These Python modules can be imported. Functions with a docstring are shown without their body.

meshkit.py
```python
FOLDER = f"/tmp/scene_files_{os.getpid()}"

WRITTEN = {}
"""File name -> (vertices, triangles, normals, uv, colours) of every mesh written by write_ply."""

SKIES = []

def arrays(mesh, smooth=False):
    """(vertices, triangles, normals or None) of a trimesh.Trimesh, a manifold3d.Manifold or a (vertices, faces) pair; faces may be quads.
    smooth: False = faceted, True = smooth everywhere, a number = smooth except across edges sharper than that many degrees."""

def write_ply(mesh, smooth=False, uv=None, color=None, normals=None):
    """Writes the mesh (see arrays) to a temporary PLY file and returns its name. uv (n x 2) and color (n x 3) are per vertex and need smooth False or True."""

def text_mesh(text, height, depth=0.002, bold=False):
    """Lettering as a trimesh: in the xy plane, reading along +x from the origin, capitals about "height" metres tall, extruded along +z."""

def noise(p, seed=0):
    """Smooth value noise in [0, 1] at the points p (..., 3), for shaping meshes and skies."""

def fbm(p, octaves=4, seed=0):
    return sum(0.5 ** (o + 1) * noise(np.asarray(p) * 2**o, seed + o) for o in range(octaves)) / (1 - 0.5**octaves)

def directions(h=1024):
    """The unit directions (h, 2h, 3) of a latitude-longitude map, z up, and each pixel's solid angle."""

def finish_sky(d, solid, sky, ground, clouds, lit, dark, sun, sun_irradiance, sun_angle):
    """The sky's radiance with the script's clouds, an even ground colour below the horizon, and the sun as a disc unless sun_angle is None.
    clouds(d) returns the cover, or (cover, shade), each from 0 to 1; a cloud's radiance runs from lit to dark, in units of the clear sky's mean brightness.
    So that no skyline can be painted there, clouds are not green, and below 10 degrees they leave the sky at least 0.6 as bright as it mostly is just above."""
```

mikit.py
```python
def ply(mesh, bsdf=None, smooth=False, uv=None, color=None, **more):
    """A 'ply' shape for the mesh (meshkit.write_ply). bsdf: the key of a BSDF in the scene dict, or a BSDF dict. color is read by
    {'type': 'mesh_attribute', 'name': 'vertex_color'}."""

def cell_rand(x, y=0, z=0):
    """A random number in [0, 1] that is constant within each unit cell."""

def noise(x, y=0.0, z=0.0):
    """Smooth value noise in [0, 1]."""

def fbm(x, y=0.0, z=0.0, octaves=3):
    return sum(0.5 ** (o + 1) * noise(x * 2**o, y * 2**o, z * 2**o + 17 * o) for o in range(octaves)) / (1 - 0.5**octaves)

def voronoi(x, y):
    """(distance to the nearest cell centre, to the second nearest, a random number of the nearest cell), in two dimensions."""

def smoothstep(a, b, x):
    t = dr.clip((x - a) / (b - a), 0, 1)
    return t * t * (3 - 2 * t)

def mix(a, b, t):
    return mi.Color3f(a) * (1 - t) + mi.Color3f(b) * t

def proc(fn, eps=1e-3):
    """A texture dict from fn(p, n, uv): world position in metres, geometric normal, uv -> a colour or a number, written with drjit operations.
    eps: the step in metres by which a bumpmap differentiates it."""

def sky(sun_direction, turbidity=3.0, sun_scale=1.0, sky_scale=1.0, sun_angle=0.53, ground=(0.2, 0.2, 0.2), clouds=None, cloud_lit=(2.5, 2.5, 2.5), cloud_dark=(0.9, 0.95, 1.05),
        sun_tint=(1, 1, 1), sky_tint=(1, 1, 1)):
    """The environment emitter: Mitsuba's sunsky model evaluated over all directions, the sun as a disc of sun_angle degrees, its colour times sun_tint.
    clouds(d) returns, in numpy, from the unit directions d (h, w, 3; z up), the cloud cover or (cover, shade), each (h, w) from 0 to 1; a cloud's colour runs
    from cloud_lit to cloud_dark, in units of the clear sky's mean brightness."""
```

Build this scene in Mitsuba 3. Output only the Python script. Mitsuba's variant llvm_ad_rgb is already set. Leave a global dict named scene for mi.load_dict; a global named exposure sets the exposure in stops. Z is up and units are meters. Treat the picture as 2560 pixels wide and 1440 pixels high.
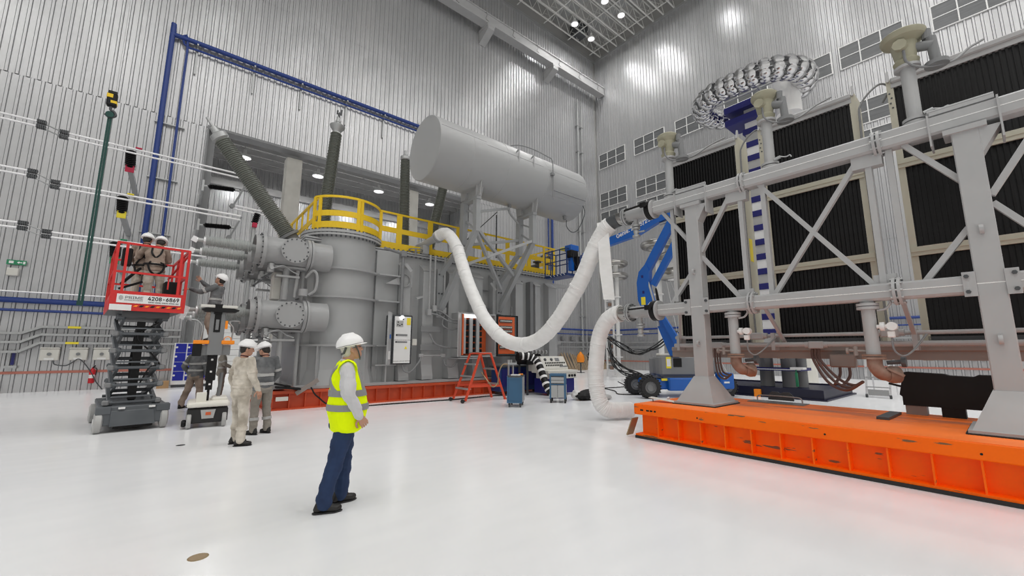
import math, random, numpy as np, trimesh, mitsuba as mi, drjit as dr, mikit, meshkit
import manifold3d as m3
from mikit import proc, noise, fbm, smoothstep, mix
T = mi.ScalarTransform4f
random.seed(7); rng = np.random.default_rng(7)
scene, labels = {}, {}
# ---------------------------------------------------------------- camera, light, exposure
_f, _pitch, _roll, _yaw = 1031.54, math.radians(8.678), math.radians(0.098), math.radians(50.236)
_fw = np.array([math.cos(_yaw)*math.cos(_pitch), math.sin(_yaw)*math.cos(_pitch), math.sin(_pitch)])
_rt = np.cross(_fw, [0, 0, 1.0]); _rt /= np.linalg.norm(_rt); _up = np.cross(_rt, _fw)
_up2 = -math.sin(_roll)*_rt + math.cos(_roll)*_up
scene['camera'] = {'type': 'perspective', 'fov_axis': 'x', 'fov': math.degrees(2*math.atan(1280/_f)), 'near_clip': 0.1, 'far_clip': 200.0,
                   'to_world': T().look_at(origin=[0, 0, 1.6], target=[float(_fw[0]), float(_fw[1]), float(1.6+_fw[2])], up=[float(x) for x in _up2])}
exposure = -0.12
LAMP = 278.0       # radiance of the high-bay lamps of the big hall
LAMP2 = 330.0       # radiance of the lamps of the adjoining hall
# ---------------------------------------------------------------- materials
def mat(name, col, rough=0.5, metal=0.0, spec=0.5, **k):
    c = {'type': 'rgb', 'value': list(col)} if isinstance(col, (tuple, list)) else col
    b = {'type': 'principled', 'base_color': c, 'roughness': rough, 'metallic': metal, 'specular': spec, **k}
    scene[name] = {'type': 'twosided', 'b': b}
    return name
def srgb(r, g, b):
    return tuple(((x/255+0.055)/1.055)**2.4 if x > 10 else x/255/12.92 for x in (r, g, b))
def _floor(p, n, uv):
    a = fbm(p.x*0.35, p.y*0.35, 0.0, 3); b = fbm(p.x*1.7, p.y*6.0, 3.0, 2)
    return mix((0.74, 0.75, 0.765), (0.82, 0.825, 0.835), 0.6*a + 0.4*b)
def _floorr(p, n, uv):
    return 0.13 + 0.16*fbm(p.x*0.8, p.y*2.2, 1.0, 3)
mat('m_floor', proc(_floor), proc(_floorr), spec=0.55)
def _clad(p, n, uv):
    c = mikit.cell_rand(dr.floor(p.x/1.2), dr.floor(p.y/1.2), 3)
    return mix((0.47, 0.475, 0.485), (0.56, 0.56, 0.565), 0.5*c + 0.5*fbm(p.x*0.9, p.y*0.9, p.z*0.4, 3))
mat('m_clad', proc(_clad), 0.28, 0.5)
mat('m_steelwhite', (0.72, 0.72, 0.70), 0.5, 0.0)
mat('m_deck', (0.40, 0.40, 0.39), 0.5, 0.0)
mat('m_concrete', proc(lambda p, n, uv: mix((0.36, 0.35, 0.32), (0.50, 0.49, 0.46), fbm(p.x*2, p.y*2, p.z*1.2, 4))), 0.85)
mat('m_winpane', proc(lambda p, n, uv: mix((0.10, 0.105, 0.11), (0.16, 0.165, 0.17), fbm(p.y*1.0, p.z*14.0, 0.0, 3))), 0.35)
mat('m_white', (0.78, 0.78, 0.77), 0.45)
mat('m_offwhite', (0.66, 0.65, 0.60), 0.5)
def _trgrey(p, n, uv):
    return mix((0.335, 0.345, 0.35), (0.395, 0.40, 0.40), fbm(p.x*1.3, p.y*1.3, p.z*1.1, 4))
mat('m_tank', proc(_trgrey), 0.42)
mat('m_tanklight', (0.345, 0.35, 0.352), 0.36)
mat('m_frame', proc(lambda p, n, uv: mix((0.385, 0.39, 0.395), (0.44, 0.44, 0.44), fbm(p.x*3, p.y*3, p.z*3, 3))), 0.45)
mat('m_frame2', (0.30, 0.31, 0.315), 0.45)
mat('m_cream', (0.50, 0.48, 0.39), 0.5)
mat('m_khaki', proc(lambda p, n, uv: mix((0.27, 0.26, 0.18), (0.40, 0.385, 0.29), fbm(p.x*6, p.y*6, p.z*6, 3))), 0.55)
mat('m_black', (0.006, 0.006, 0.0065), 0.5, spec=0.3)
mat('m_maroon', (0.06, 0.012, 0.014), 0.7)
mat('m_lockerblue', (0.008, 0.016, 0.30), 0.4)
mat('m_fin', (0.008, 0.008, 0.009), 0.5)
mat('m_rubber', (0.02, 0.02, 0.021), 0.7)
mat('m_darkgrey', (0.06, 0.065, 0.07), 0.45)
mat('m_lift', proc(lambda p, n, uv: mix((0.075, 0.085, 0.095), (0.11, 0.12, 0.13), fbm(p.x*4, p.y*4, p.z*4, 3))), 0.45)
mat('m_midgrey', (0.20, 0.205, 0.21), 0.45)
mat('m_steel', (0.46, 0.45, 0.43), 0.24, 1.0)
mat('m_alu', (0.86, 0.86, 0.87), 0.25, 0.35)
mat('m_chrome', (0.70, 0.70, 0.71), 0.12, 1.0)
mat('m_galv', (0.45, 0.46, 0.46), 0.45, 0.6)
mat('m_yellow', (0.78, 0.52, 0.012), 0.4)
mat('m_yellow2', (0.85, 0.70, 0.04), 0.5)
def _orange(p, n, uv):
    base = mix((1.0, 0.135, 0.001), (1.0, 0.165, 0.002), fbm(p.x*2, p.y*2, p.z*2, 2))
    s = fbm(p.x*9, p.y*3.2, p.z*16, 4)
    k = dr.select(p.z > 0.42, 0.06, 0.0)
    return mix(base, (0.22, 0.10, 0.05), smoothstep(0.71, 0.75, s+k))
mat('m_orange', proc(_orange), 0.45, spec=0.2)
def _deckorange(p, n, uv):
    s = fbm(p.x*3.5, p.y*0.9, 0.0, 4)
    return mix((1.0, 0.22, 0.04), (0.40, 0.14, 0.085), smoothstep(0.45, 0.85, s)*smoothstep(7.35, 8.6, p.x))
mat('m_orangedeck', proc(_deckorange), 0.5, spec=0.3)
mat('m_redbase', proc(lambda p, n, uv: mix((0.42, 0.05, 0.016), (0.62, 0.085, 0.02), fbm(p.x*1.5, p.y*1.5, p.z*3, 3))), 0.5)
mat('m_liftred', (0.60, 0.022, 0.02), 0.4)
mat('m_ladderred', (0.70, 0.075, 0.03), 0.4)
mat('m_safetyorange', (0.95, 0.28, 0.01), 0.45)
mat('m_pipeblue', (0.016, 0.045, 0.22), 0.4)
mat('m_blue', (0.008, 0.10, 0.42), 0.38)
mat('m_navy', (0.010, 0.011, 0.13), 0.4)
mat('m_darknavy', (0.004, 0.005, 0.025), 0.4)
mat('m_basket', (0.01, 0.035, 0.14), 0.4)
mat('m_steelblue', (0.035, 0.115, 0.22), 0.4)
mat('m_green', (0.012, 0.06, 0.05), 0.7)
mat('m_brightgreen', (0.02, 0.22, 0.10), 0.5)
mat('m_red', (0.55, 0.01, 0.02), 0.4)
mat('m_magenta', (0.45, 0.01, 0.05), 0.5)
mat('m_redline', (0.45, 0.16, 0.12), 0.5)
mat('m_porcelain', (0.155, 0.165, 0.145), 0.28)
mat('m_silicone', (0.46, 0.48, 0.47), 0.42)
def _wrap(p, n, uv):
    return mix((0.74, 0.735, 0.72), (0.86, 0.86, 0.855), fbm(p.x*5, p.y*5, p.z*9, 3))
mat('m_wrap', proc(_wrap), 0.5)
mat('m_drum', proc(lambda p, n, uv: mix((0.72, 0.70, 0.62), (0.80, 0.79, 0.74), fbm(p.x, p.y, p.z, 3))), 0.5)
mat('m_rust', proc(lambda p, n, uv: mix((0.16, 0.075, 0.045), (0.36, 0.26, 0.21), fbm(p.x*9, p.y*9, p.z*9, 3))), 0.6)
mat('m_hosebrown', (0.11, 0.06, 0.05), 0.5)
mat('m_taupe', (0.26, 0.22, 0.20), 0.5)
mat('m_cardboard', (0.42, 0.26, 0.13), 0.8)
mat('m_wood', proc(lambda p, n, uv: mix((0.22, 0.15, 0.09), (0.46, 0.36, 0.24), fbm(p.x*3, p.y*3, p.z*0.7, 3))), 0.75)
mat('m_brass', (0.38, 0.28, 0.16), 0.4, 0.6)
mat('m_violet', (0.16, 0.08, 0.50), 0.5)
mat('m_copper', (0.62, 0.11, 0.03), 0.4)
mat('m_lip', (0.36, 0.15, 0.11), 0.55)
mat('m_skin', (0.46, 0.25, 0.17), 0.55)
mat('m_skin2', (0.30, 0.15, 0.095), 0.55)
mat('m_hair', (0.02, 0.016, 0.013), 0.6)
mat('m_hairgrey', (0.52, 0.50, 0.46), 0.7)
mat('m_helmet', (0.85, 0.85, 0.85), 0.3)
mat('m_vest', (0.80, 1.0, 0.0), 0.7, spec=0.15)
mat('m_reflect', (0.24, 0.245, 0.25), 0.4)
mat('m_reflectlight', (0.42, 0.42, 0.41), 0.4)
mat('m_shirt', (0.55, 0.55, 0.56), 0.75)
mat('m_jeans', proc(lambda p, n, uv: mix((0.006, 0.018, 0.06), (0.014, 0.038, 0.105), fbm(p.x*12, p.y*12, p.z*7, 4))), 0.8)
mat('m_khakicloth', proc(lambda p, n, uv: mix((0.36, 0.32, 0.26), (0.66, 0.61, 0.53), smoothstep(0.25, 0.75, fbm(p.x*7, p.y*7, p.z*5, 4)))), 0.85)
mat('m_tancloth', proc(lambda p, n, uv: mix((0.21, 0.16, 0.125), (0.38, 0.30, 0.245), smoothstep(0.25, 0.75, fbm(p.x*7, p.y*7, p.z*5, 4)))), 0.85)
mat('m_greycloth', proc(lambda p, n, uv: mix((0.095, 0.10, 0.105), (0.19, 0.195, 0.20), smoothstep(0.25, 0.75, fbm(p.x*7, p.y*7, p.z*5, 4)))), 0.85)
mat('m_greytrouser', proc(lambda p, n, uv: mix((0.21, 0.19, 0.165), (0.30, 0.275, 0.24), fbm(p.x*6, p.y*6, p.z*5, 4))), 0.85)
mat('m_shoe', (0.012, 0.011, 0.010), 0.5)
# ---------------------------------------------------------------- helpers
_used = {}
def key(name, parent=None):
    k = name if parent is None else parent + '__' + name
    n = _used.get(k, -1) + 1; _used[k] = n
    return k if n == 0 else '%s_%03d' % (k, n)
STUFF = {'bolt', 'cover_bolt', 'flange_bolt', 'spool_bolt', 'switch_row', 'terminal', 'terminal_row', 'relay', 'small_print', 'bolt_hole', 'stencil', 'print', 'ring_frame', 'hydraulic_hose', 'tread_block'}
def obj(name, mesh, m, parent=None, smooth=35, tw=None, label=None):
    if isinstance(mesh, list):                          # separate pieces: an entry each
        return [obj(name, q, m, parent, smooth, tw, label) for q in mesh][0]
    k = key(name, parent)
    if name in STUFF: labels[k] = {'kind': 'stuff'}
    d = mesh if isinstance(mesh, dict) else mikit.ply(mesh, m, smooth)
    scene[k] = d if tw is None else {**d, 'to_world': tw}
    if label: labels.setdefault(k, {})['label'] = label
    return k
def thing(name, label, cat, group=None):
    k = key(name)
    labels[k] = {'label': label, 'category': cat}
    if group: labels[k]['group'] = group
    return k
def solo(name, mesh, m, label, cat, group=None, smooth=35, tw=None):
    k = obj(name, mesh, m, None, smooth, tw); labels[k] = {'label': label, 'category': cat}
    if group: labels[k]['group'] = group
    return k
def struct(name, mesh, m, smooth=False, label=None):
    k = obj(name, mesh, m, None, smooth); labels[k] = {'kind': 'structure'}
    if label: labels[k]['label'] = label
    return k
def V(*a): return np.array(a, float)
def cat(*ms):
    L = []
    for m in ms: L.extend(m if isinstance(m, (list, tuple)) else [m])
    return trimesh.util.concatenate(L)
_BF = np.array([[0, 1, 3], [0, 3, 2], [4, 6, 7], [4, 7, 5], [0, 4, 5], [0, 5, 1], [2, 3, 7], [2, 7, 6], [0, 2, 6], [0, 6, 4], [1, 5, 7], [1, 7, 3]])
def box(lo, hi, b=0.0):
    lo, hi = np.minimum(lo, hi).astype(float), np.maximum(lo, hi).astype(float)
    if b <= 0:
        v = np.array([[(lo, hi)[i][0], (lo, hi)[j][1], (lo, hi)[k][2]] for i in (0, 1) for j in (0, 1) for k in (0, 1)])
        return trimesh.Trimesh(v, _BF, process=False)
    b = min(b, 0.45*float((hi-lo).min())); P = []
    for s in np.ndindex(2, 2, 2):
        c = np.where(np.array(s) == 0, lo, hi); d = np.where(np.array(s) == 0, 1, -1)*b
        for a in range(3):
            q = c + d; q[a] = c[a]; P.append(q)
    return trimesh.convex.convex_hull(np.array(P))
def cbox(c, s, b=0.0):
    c, s = np.array(c, float), np.array(s, float)/2
    return box(c-s, c+s, b)
def basis(d, up=(0, 0, 1)):
    d = np.array(d, float); d /= np.linalg.norm(d); u = np.array(up, float)
    if abs(d @ u) > 0.98: u = np.array([1.0, 0, 0])
    s = np.cross(u, d); s /= np.linalg.norm(s)
    return d, s, np.cross(d, s)
def bar(p, q, w, h=None, up=(0, 0, 1)):
    """box beam from p to q: w across (sideways), h along up"""
    h = w if h is None else h
    p, q = np.array(p, float), np.array(q, float)
    d, s, u = basis(q-p, up); v = []
    for i in (p, q):
        for j in (-1, 1):
            for k in (-1, 1): v.append(i + s*j*w/2 + u*k*h/2)
    return trimesh.Trimesh(np.array(v), _BF, process=False)
def lathe(prof, o=(0, 0, 0), axis=(0, 0, 1), n=24):
    """revolve [(r, t)] about axis through o"""
    d, s, u = basis(axis); o = np.array(o, float); P = np.array(prof, float); m = len(P)
    a = np.arange(n)*2*np.pi/n
    ring = np.cos(a)[:, None]*s + np.sin(a)[:, None]*u
    v = (o + P[:, 1][:, None, None]*d + P[:, 0][:, None, None]*ring[None]).reshape(-1, 3)
    i, j = np.meshgrid(np.arange(m-1), np.arange(n), indexing='ij'); i, j = i.ravel(), j.ravel(); k = (j+1) % n
    f = np.vstack([np.stack([i*n+j, i*n+k, (i+1)*n+k], 1), np.stack([i*n+j, (i+1)*n+k, (i+1)*n+j], 1)])
    me = trimesh.Trimesh(v, f, process=False)
    ar = trimesh.triangles.area(me.triangles); me.update_faces(ar > 1e-12)
    return me
def cyl(p, q, r, n=16, r2=None):
    p, q = np.array(p, float), np.array(q, float); L = np.linalg.norm(q-p); r2 = r if r2 is None else r2
    return lathe([(0, 0), (r, 0), (r2, L), (0, L)], p, q-p, n)
def pipe(p, q, r0, r1, n=24):
    p, q = np.array(p, float), np.array(q, float); L = np.linalg.norm(q-p)
    return lathe([(r0, 0), (r1, 0), (r1, L), (r0, L), (r0, 0)], p, q-p, n)
def smoothpath(P, n=8):
    P = np.array(P, float); Q = np.vstack([2*P[0]-P[1], P, 2*P[-1]-P[-2]]); out = []
    for i in range(1, len(Q)-2):
        for t in np.linspace(0, 1, n, endpoint=False):
            a, b, c, d = Q[i-1:i+3]
            out.append(0.5*((2*b)+(-a+c)*t+(2*a-5*b+4*c-d)*t*t+(-a+3*b-3*c+d)*t**3))
    return np.array(out+[P[-1]])
def tube(path, r, n=10, caps=True):
    P = np.array(path, float); m = len(P); r = np.broadcast_to(np.array(r, float), (m,))
    tg = np.gradient(P, axis=0); tg /= np.linalg.norm(tg, axis=1, keepdims=True)
    _, s, u = basis(tg[0]); a = np.arange(n)*2*np.pi/n; v = []
    for i in range(m):
        s = s - tg[i]*(s @ tg[i]); s /= np.linalg.norm(s); u = np.cross(tg[i], s)
        v.append(P[i] + r[i]*(np.cos(a)[:, None]*s + np.sin(a)[:, None]*u))
    v = np.vstack(v); i, j = np.meshgrid(np.arange(m-1), np.arange(n), indexing='ij'); i, j = i.ravel(), j.ravel(); k = (j+1) % n
    f = np.vstack([np.stack([i*n+j, i*n+k, (i+1)*n+k], 1), np.stack([i*n+j, (i+1)*n+k, (i+1)*n+j], 1)])
    if caps:
        v = np.vstack([v, P[0], P[-1]]); c0 = m*n; j = np.arange(n); k = (j+1) % n
        f = np.vstack([f, np.stack([j*0+c0, k, j], 1), np.stack([j*0+c0+1, (m-1)*n+j, (m-1)*n+k], 1)])
    return trimesh.Trimesh(v, f, process=False)
def prism(poly, o, ex, ey, ez, L):
    """polygon [(a, b)] in the plane ex, ey at o, extruded along ez by L"""
    from shapely.geometry import Polygon
    me = trimesh.creation.extrude_polygon(Polygon(poly), L, engine='earcut')
    M = np.eye(4); M[:3, 0], M[:3, 1], M[:3, 2], M[:3, 3] = ex, ey, ez, o
    me.apply_transform(M)
    if np.linalg.det(M[:3, :3]) < 0: me.invert()
    return me
def plate_ring(outer, inner, o, ex, ey, ez, L):
    from shapely.geometry import Polygon
    me = trimesh.creation.extrude_polygon(Polygon(outer, inner), L, engine='earcut')
    M = np.eye(4); M[:3, 0], M[:3, 1], M[:3, 2], M[:3, 3] = ex, ey, ez, o
    me.apply_transform(M); return me
def rot2(me, ang, o):
    """turn a mesh about the vertical through o"""
    M = trimesh.transformations.rotation_matrix(ang, [0, 0, 1], o); me = me.copy(); me.apply_transform(M); return me
def TM(M): return T(np.array(M, float).tolist())
def text(s, h, o, ex, ey, depth=0.004, bold=False, width=None):
    me = meshkit.text_mesh(s, h, depth, bold); ex, ey = np.array(ex, float), np.array(ey, float); ez = np.cross(ex, ey)
    k = 1.0 if width is None else width/me.bounds[1][0]
    M = np.eye(4); M[:3, 0], M[:3, 1], M[:3, 2], M[:3, 3] = ex*k, ey, ez, o
    me.apply_transform(M); return me
# ================================================================ the setting
WA, WB, ZC = 24.4, 31.3, 31.0
OX0, OX1, OZ = 0.62, 16.6, 12.6                      # opening to the adjoining hall in the back wall
struct('floor', box((-26.3, -22.3, -0.2), (WB+0.3, 36.3, 0)), 'm_floor', label='glossy white epoxy floor of the hall')
def ribs(width, h, pitch=0.30, d=0.04):
    """a trapezoidal cladding sheet standing in x (0..width), z (0..h), ribs towards -y"""
    P = [(0, 0)]; x = 0.0
    for i in range(int(round(width/pitch))):
        x = i*pitch
        P += [(x+0.088, 0), (x+0.100, d*0.45), (x+0.112, -d), (x+0.188, -d), (x+0.200, d*0.45), (x+0.212, 0)]
    P.append((width, 0)); P = np.array(P); n = len(P)
    v = np.vstack([np.c_[P, np.zeros(n)], np.c_[P, np.full(n, h)]]); i = np.arange(n-1)
    f = np.vstack([np.stack([i, i+1, i+1+n], 1), np.stack([i, i+1+n, i+n], 1)])
    return trimesh.Trimesh(v, f, process=False)
_sheets = {}
def sheet(w, h):
    if (w, h) not in _sheets: _sheets[(w, h)] = mikit.ply(ribs(w, h), 'm_clad', False)
    return _sheets[(w, h)]
def sheetrow(parent, axis, x0, x1, z0, z1, skip=None):
    n = int(round((x1-x0)/1.2))
    for i in range(n):
        a = x0 + (x1-x0)*i/n
        if skip and skip(a, a+1.2): continue
        tilt = random.uniform(-0.25, 0.25); off = random.uniform(0, 0.006)
        if axis == 'x': M = T().translate([a, WA-off, z0]).rotate([0, 0, 1], tilt)
        else: M = T().translate([WB-off, a+1.2, z0]).rotate([0, 0, 1], -90+tilt)
        obj('panel', sheet(1.2, round(z1-z0-0.008, 3)), None, parent, tw=M)
# back wall with its opening
bw = struct('wall_back', cat(box((-26.3, WA+0.06, 0), (OX0, WA+0.3, ZC+1.6)), box((OX1, WA+0.06, 0), (WB+0.3, WA+0.3, ZC+1.6)), box((OX0, WA+0.06, OZ), (OX1, WA+0.3, ZC+1.6))), 'm_deck')
sheetrow(bw, 'x', -25.78, OX0, 0, OZ); sheetrow(bw, 'x', OX1, 31.0, 0, OZ)
sheetrow(bw, 'x', -26.0, 31.0, OZ, 20.8); sheetrow(bw, 'x', -26.0, 31.0, 20.8, ZC)
rw = struct('wall_right', box((WB+0.06, -22.3, 0), (WB+0.3, WA+0.3, ZC+1.6)), 'm_deck')
for z0, z1 in ((0, 8.0), (8.0, 20.8), (20.8, ZC)): sheetrow(rw, 'y', -14.0, 24.4, z0, z1)
def bigwall(name, M, w):
    me = ribs(w, ZC+1.5); me.apply_transform(M); struct(name, me, 'm_clad')
struct('wall_front', box((-26.3, -22.3, 0), (WB+0.3, -22.0, ZC+1.6)), 'm_white')
struct('wall_left', box((-26.3, -22.0, 0), (-26.0, WA+0.06, ZC+1.6)), 'm_white')
# opening trim: jambs and head
struct('trim_1', cat(box((OX0-0.06, WA-0.06, 0), (OX0+0.02, WA+0.6, OZ)), box((OX1-0.02, WA-0.06, 0), (OX1+0.06, WA+0.6, OZ)), box((OX0-0.06, WA-0.06, OZ-0.02), (OX1+0.06, WA+0.6, OZ+0.10)),
       box((OX0+0.02, WA+0.3, 0), (OX0+0.32, WA+0.6, OZ-0.02))), 'm_midgrey')
struct('trim_2', cat(box((-25.9, WA-0.16, ZC-0.05), (WB, WA-0.02, ZC+0.16)), box((WB-0.16, -21.9, ZC-0.05), (WB-0.02, WA-0.16, ZC+0.16))), 'm_galv')
struct('trim_3', box((-25.9, WA-0.055, 0.70), (0.5, WA-0.041, 0.80)), 'm_redline', label='red painted line along the foot of the back wall')
struct('trim_4', box((WB-0.055, -21.9, 0.70), (WB-0.041, 24.2, 0.80)), 'm_redline', label='red painted line along the foot of the right wall')
# ceiling: deck, joists, bridging
ce = struct('ceiling', cat(box((-26.3, -22.3, ZC+1.5), (WB+0.3, WA+0.3, ZC+1.7))), 'm_deck')
ln = WB+14.0; J = [box((0, -0.05, 0), (ln, 0.05, 0.09)), box((0, -0.05, 1.2), (ln, 0.05, 1.29))]
nb = 38; st = ln/nb
for i in range(nb):
    J += [bar((i*st, 0, 0.06), ((i+0.5)*st, 0, 1.22), 0.045), bar(((i+0.5)*st, 0, 1.22), ((i+1)*st, 0, 0.06), 0.045)]
jd = mikit.ply(cat(J), 'm_steelwhite', False)
for i in range(30): obj('joist', jd, None, ce, tw=T().translate([-14.0, 23.46-i*1.0, ZC+0.12]))
B = [box((-0.035, 0, 0), (0.035, 36, 0.07))]
for i in range(36): B.append(bar((0, i, 0.05), (0, i+1, 1.1), 0.03))
bd = mikit.ply(cat(B), 'm_steelwhite', False)
for x in np.arange(-11.5, 31, 3.2): obj('bridging', bd, None, ce, tw=T().translate([float(x), -12.0, ZC+0.16]))
for x in np.arange(-9.9, 31, 3.2):      # pale roof sheets between the joists
    obj('roof_panel', box((x-0.55, -13.5, ZC+1.44), (x+0.55, 24.2, ZC+1.49)), 'm_galv', ce, False)
for k, (x, y, r, h) in enumerate(((18.3, 20.2, 0.45, 1.3), (27.6, 23.2, 0.6, 1.3))):   # dark ventilation duct stubs
    obj('vent_duct', cat(box((x-r, y-r, ZC+0.5), (x+r, y+r, ZC+1.5))), 'm_darkgrey', ce, False)
# windows: dark louvred units in the right wall, three wide and two high
def window(i, y1, y0, z0, z1, cols=3):
    fr = [box((WB-0.12, y0-0.04, z0-0.05), (WB-0.02, y1+0.04, z0)), box((WB-0.12, y0-0.04, z1), (WB-0.02, y1+0.04, z1+0.05))]
    zc = (z0+z1)/2; w = (y1-y0)/cols
    fr += [box((WB-0.115, y0, zc-0.025), (WB-0.03, y1, zc+0.025))]
    for k in range(cols+1): fr.append(box((WB-0.118, y0+k*w-0.03, z0), (WB-0.025, y0+k*w+0.03, z1)))
    k = struct('window_%d' % i, cat(fr), 'm_white')
    for c in range(cols):
        for r in range(2):
            a, b = y0+c*w+0.03, y0+(c+1)*w-0.03; c0, c1 = (z0, zc-0.025) if r == 0 else (zc+0.025, z1)
            obj('pane', box((WB-0.085, a, c0), (WB-0.05, b, c1)), 'm_winpane', k, False)
wi = 0
for y in (24.05, 20.05, 16.05, 12.05, 8.35, 4.93, 0.79, -3.3, -7.4):
    for z0, z1 in ((19.26, 20.70), (15.26, 16.68), (13.32, 14.76)):
        wi += 1; window(wi, y, y-2.98, z0, z1)
# adjoining hall behind the opening
ax1, ay = 21.5, 36.0
def annexwall(name, M, w, h):
    me = ribs(w, h); me.apply_transform(M); return me
ab = struct('wall_annex_back', box((-8, ay+0.05, 0), (ax1+0.2, ay+0.25, 17)), 'm_deck')
for i in range(24): obj('panel', sheet(1.2, 15.6), None, ab, tw=T().translate([-7.4+1.2*i, ay, 0]).rotate([0, 0, 1], random.uniform(-.3, .3)))
ar = struct('wall_annex_right', box((ax1+0.05, WA+0.3, 0), (ax1+0.25, ay, 17)), 'm_deck')
for i in range(9): obj('panel', sheet(1.2, 15.6), None, ar, tw=T().translate([ax1, 25.2+1.2*(i+1), 0]).rotate([0, 0, 1], -90+random.uniform(-.3, .3)))
struct('wall_annex_left', box((-8.2, WA+0.3, 0), (-8, ay, 17)), 'm_clad')
ac = struct('ceiling_annex', box((-8.2, WA+0.3, 16.4), (ax1+0.2, ay+0.2, 16.6)), 'm_white')
for i in range(10):
    y = 25.6+i*1.15
    obj('purlin', cat(box((-8, y-0.05, 15.6), (ax1, y+0.05, 15.66)), box((-8, y-0.02, 15.66), (ax1, y+0.02, 15.94)), box((-8, y-0.05, 15.94), (ax1, y+0.05, 16.0))), 'm_frame', ac, False)
for i in range(13):
    x = -6+i*2.2
    obj('rafter', box((x-0.03, WA+0.4, 16.0), (x+0.03, ay, 16.15)), 'm_frame', ac, False)
for i in range(6):
    x = -5.4+i*4.7
    obj('skylight_panel', box((x-0.5, 26, 16.3), (x+0.5, 35.5, 16.38)), 'm_white', ac, False)
struct('trim_5', box((-8, ay-0.25, 13.6), (ax1, ay-0.05, 14.1)), 'm_frame')
struct('door_1', cat([box((2.1, ay-0.25, 0.05+i*0.4), (6.6, ay-0.12, 0.44+i*0.4), 0.02) for i in range(10)] + [box((1.95, ay-0.3, 0), (2.1, ay-0.06, 4.1)), box((6.6, ay-0.3, 0), (6.75, ay-0.06, 4.1))]), 'm_white', label='white roller door in the hall behind the opening')
for x in (4.62, 11.9):
    solo('concrete_column', cat(box((x-0.40, 24.75, 0), (x+0.40, 25.45, 12.35), 0.03), prism([(0, 0), (0.5, 0), (0.0, 0.5)], (x-0.40, 25.45, 11.85), (0, -1, 0), (0, 0, 1), (1, 0, 0), 0.8)), 'm_concrete',
         'pale concrete column in the wall opening, ' + ('left of the nearly upright dark bushing' if x < 8 else 'behind the dark bushing beside the tank end'), 'column', smooth=False)
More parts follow.
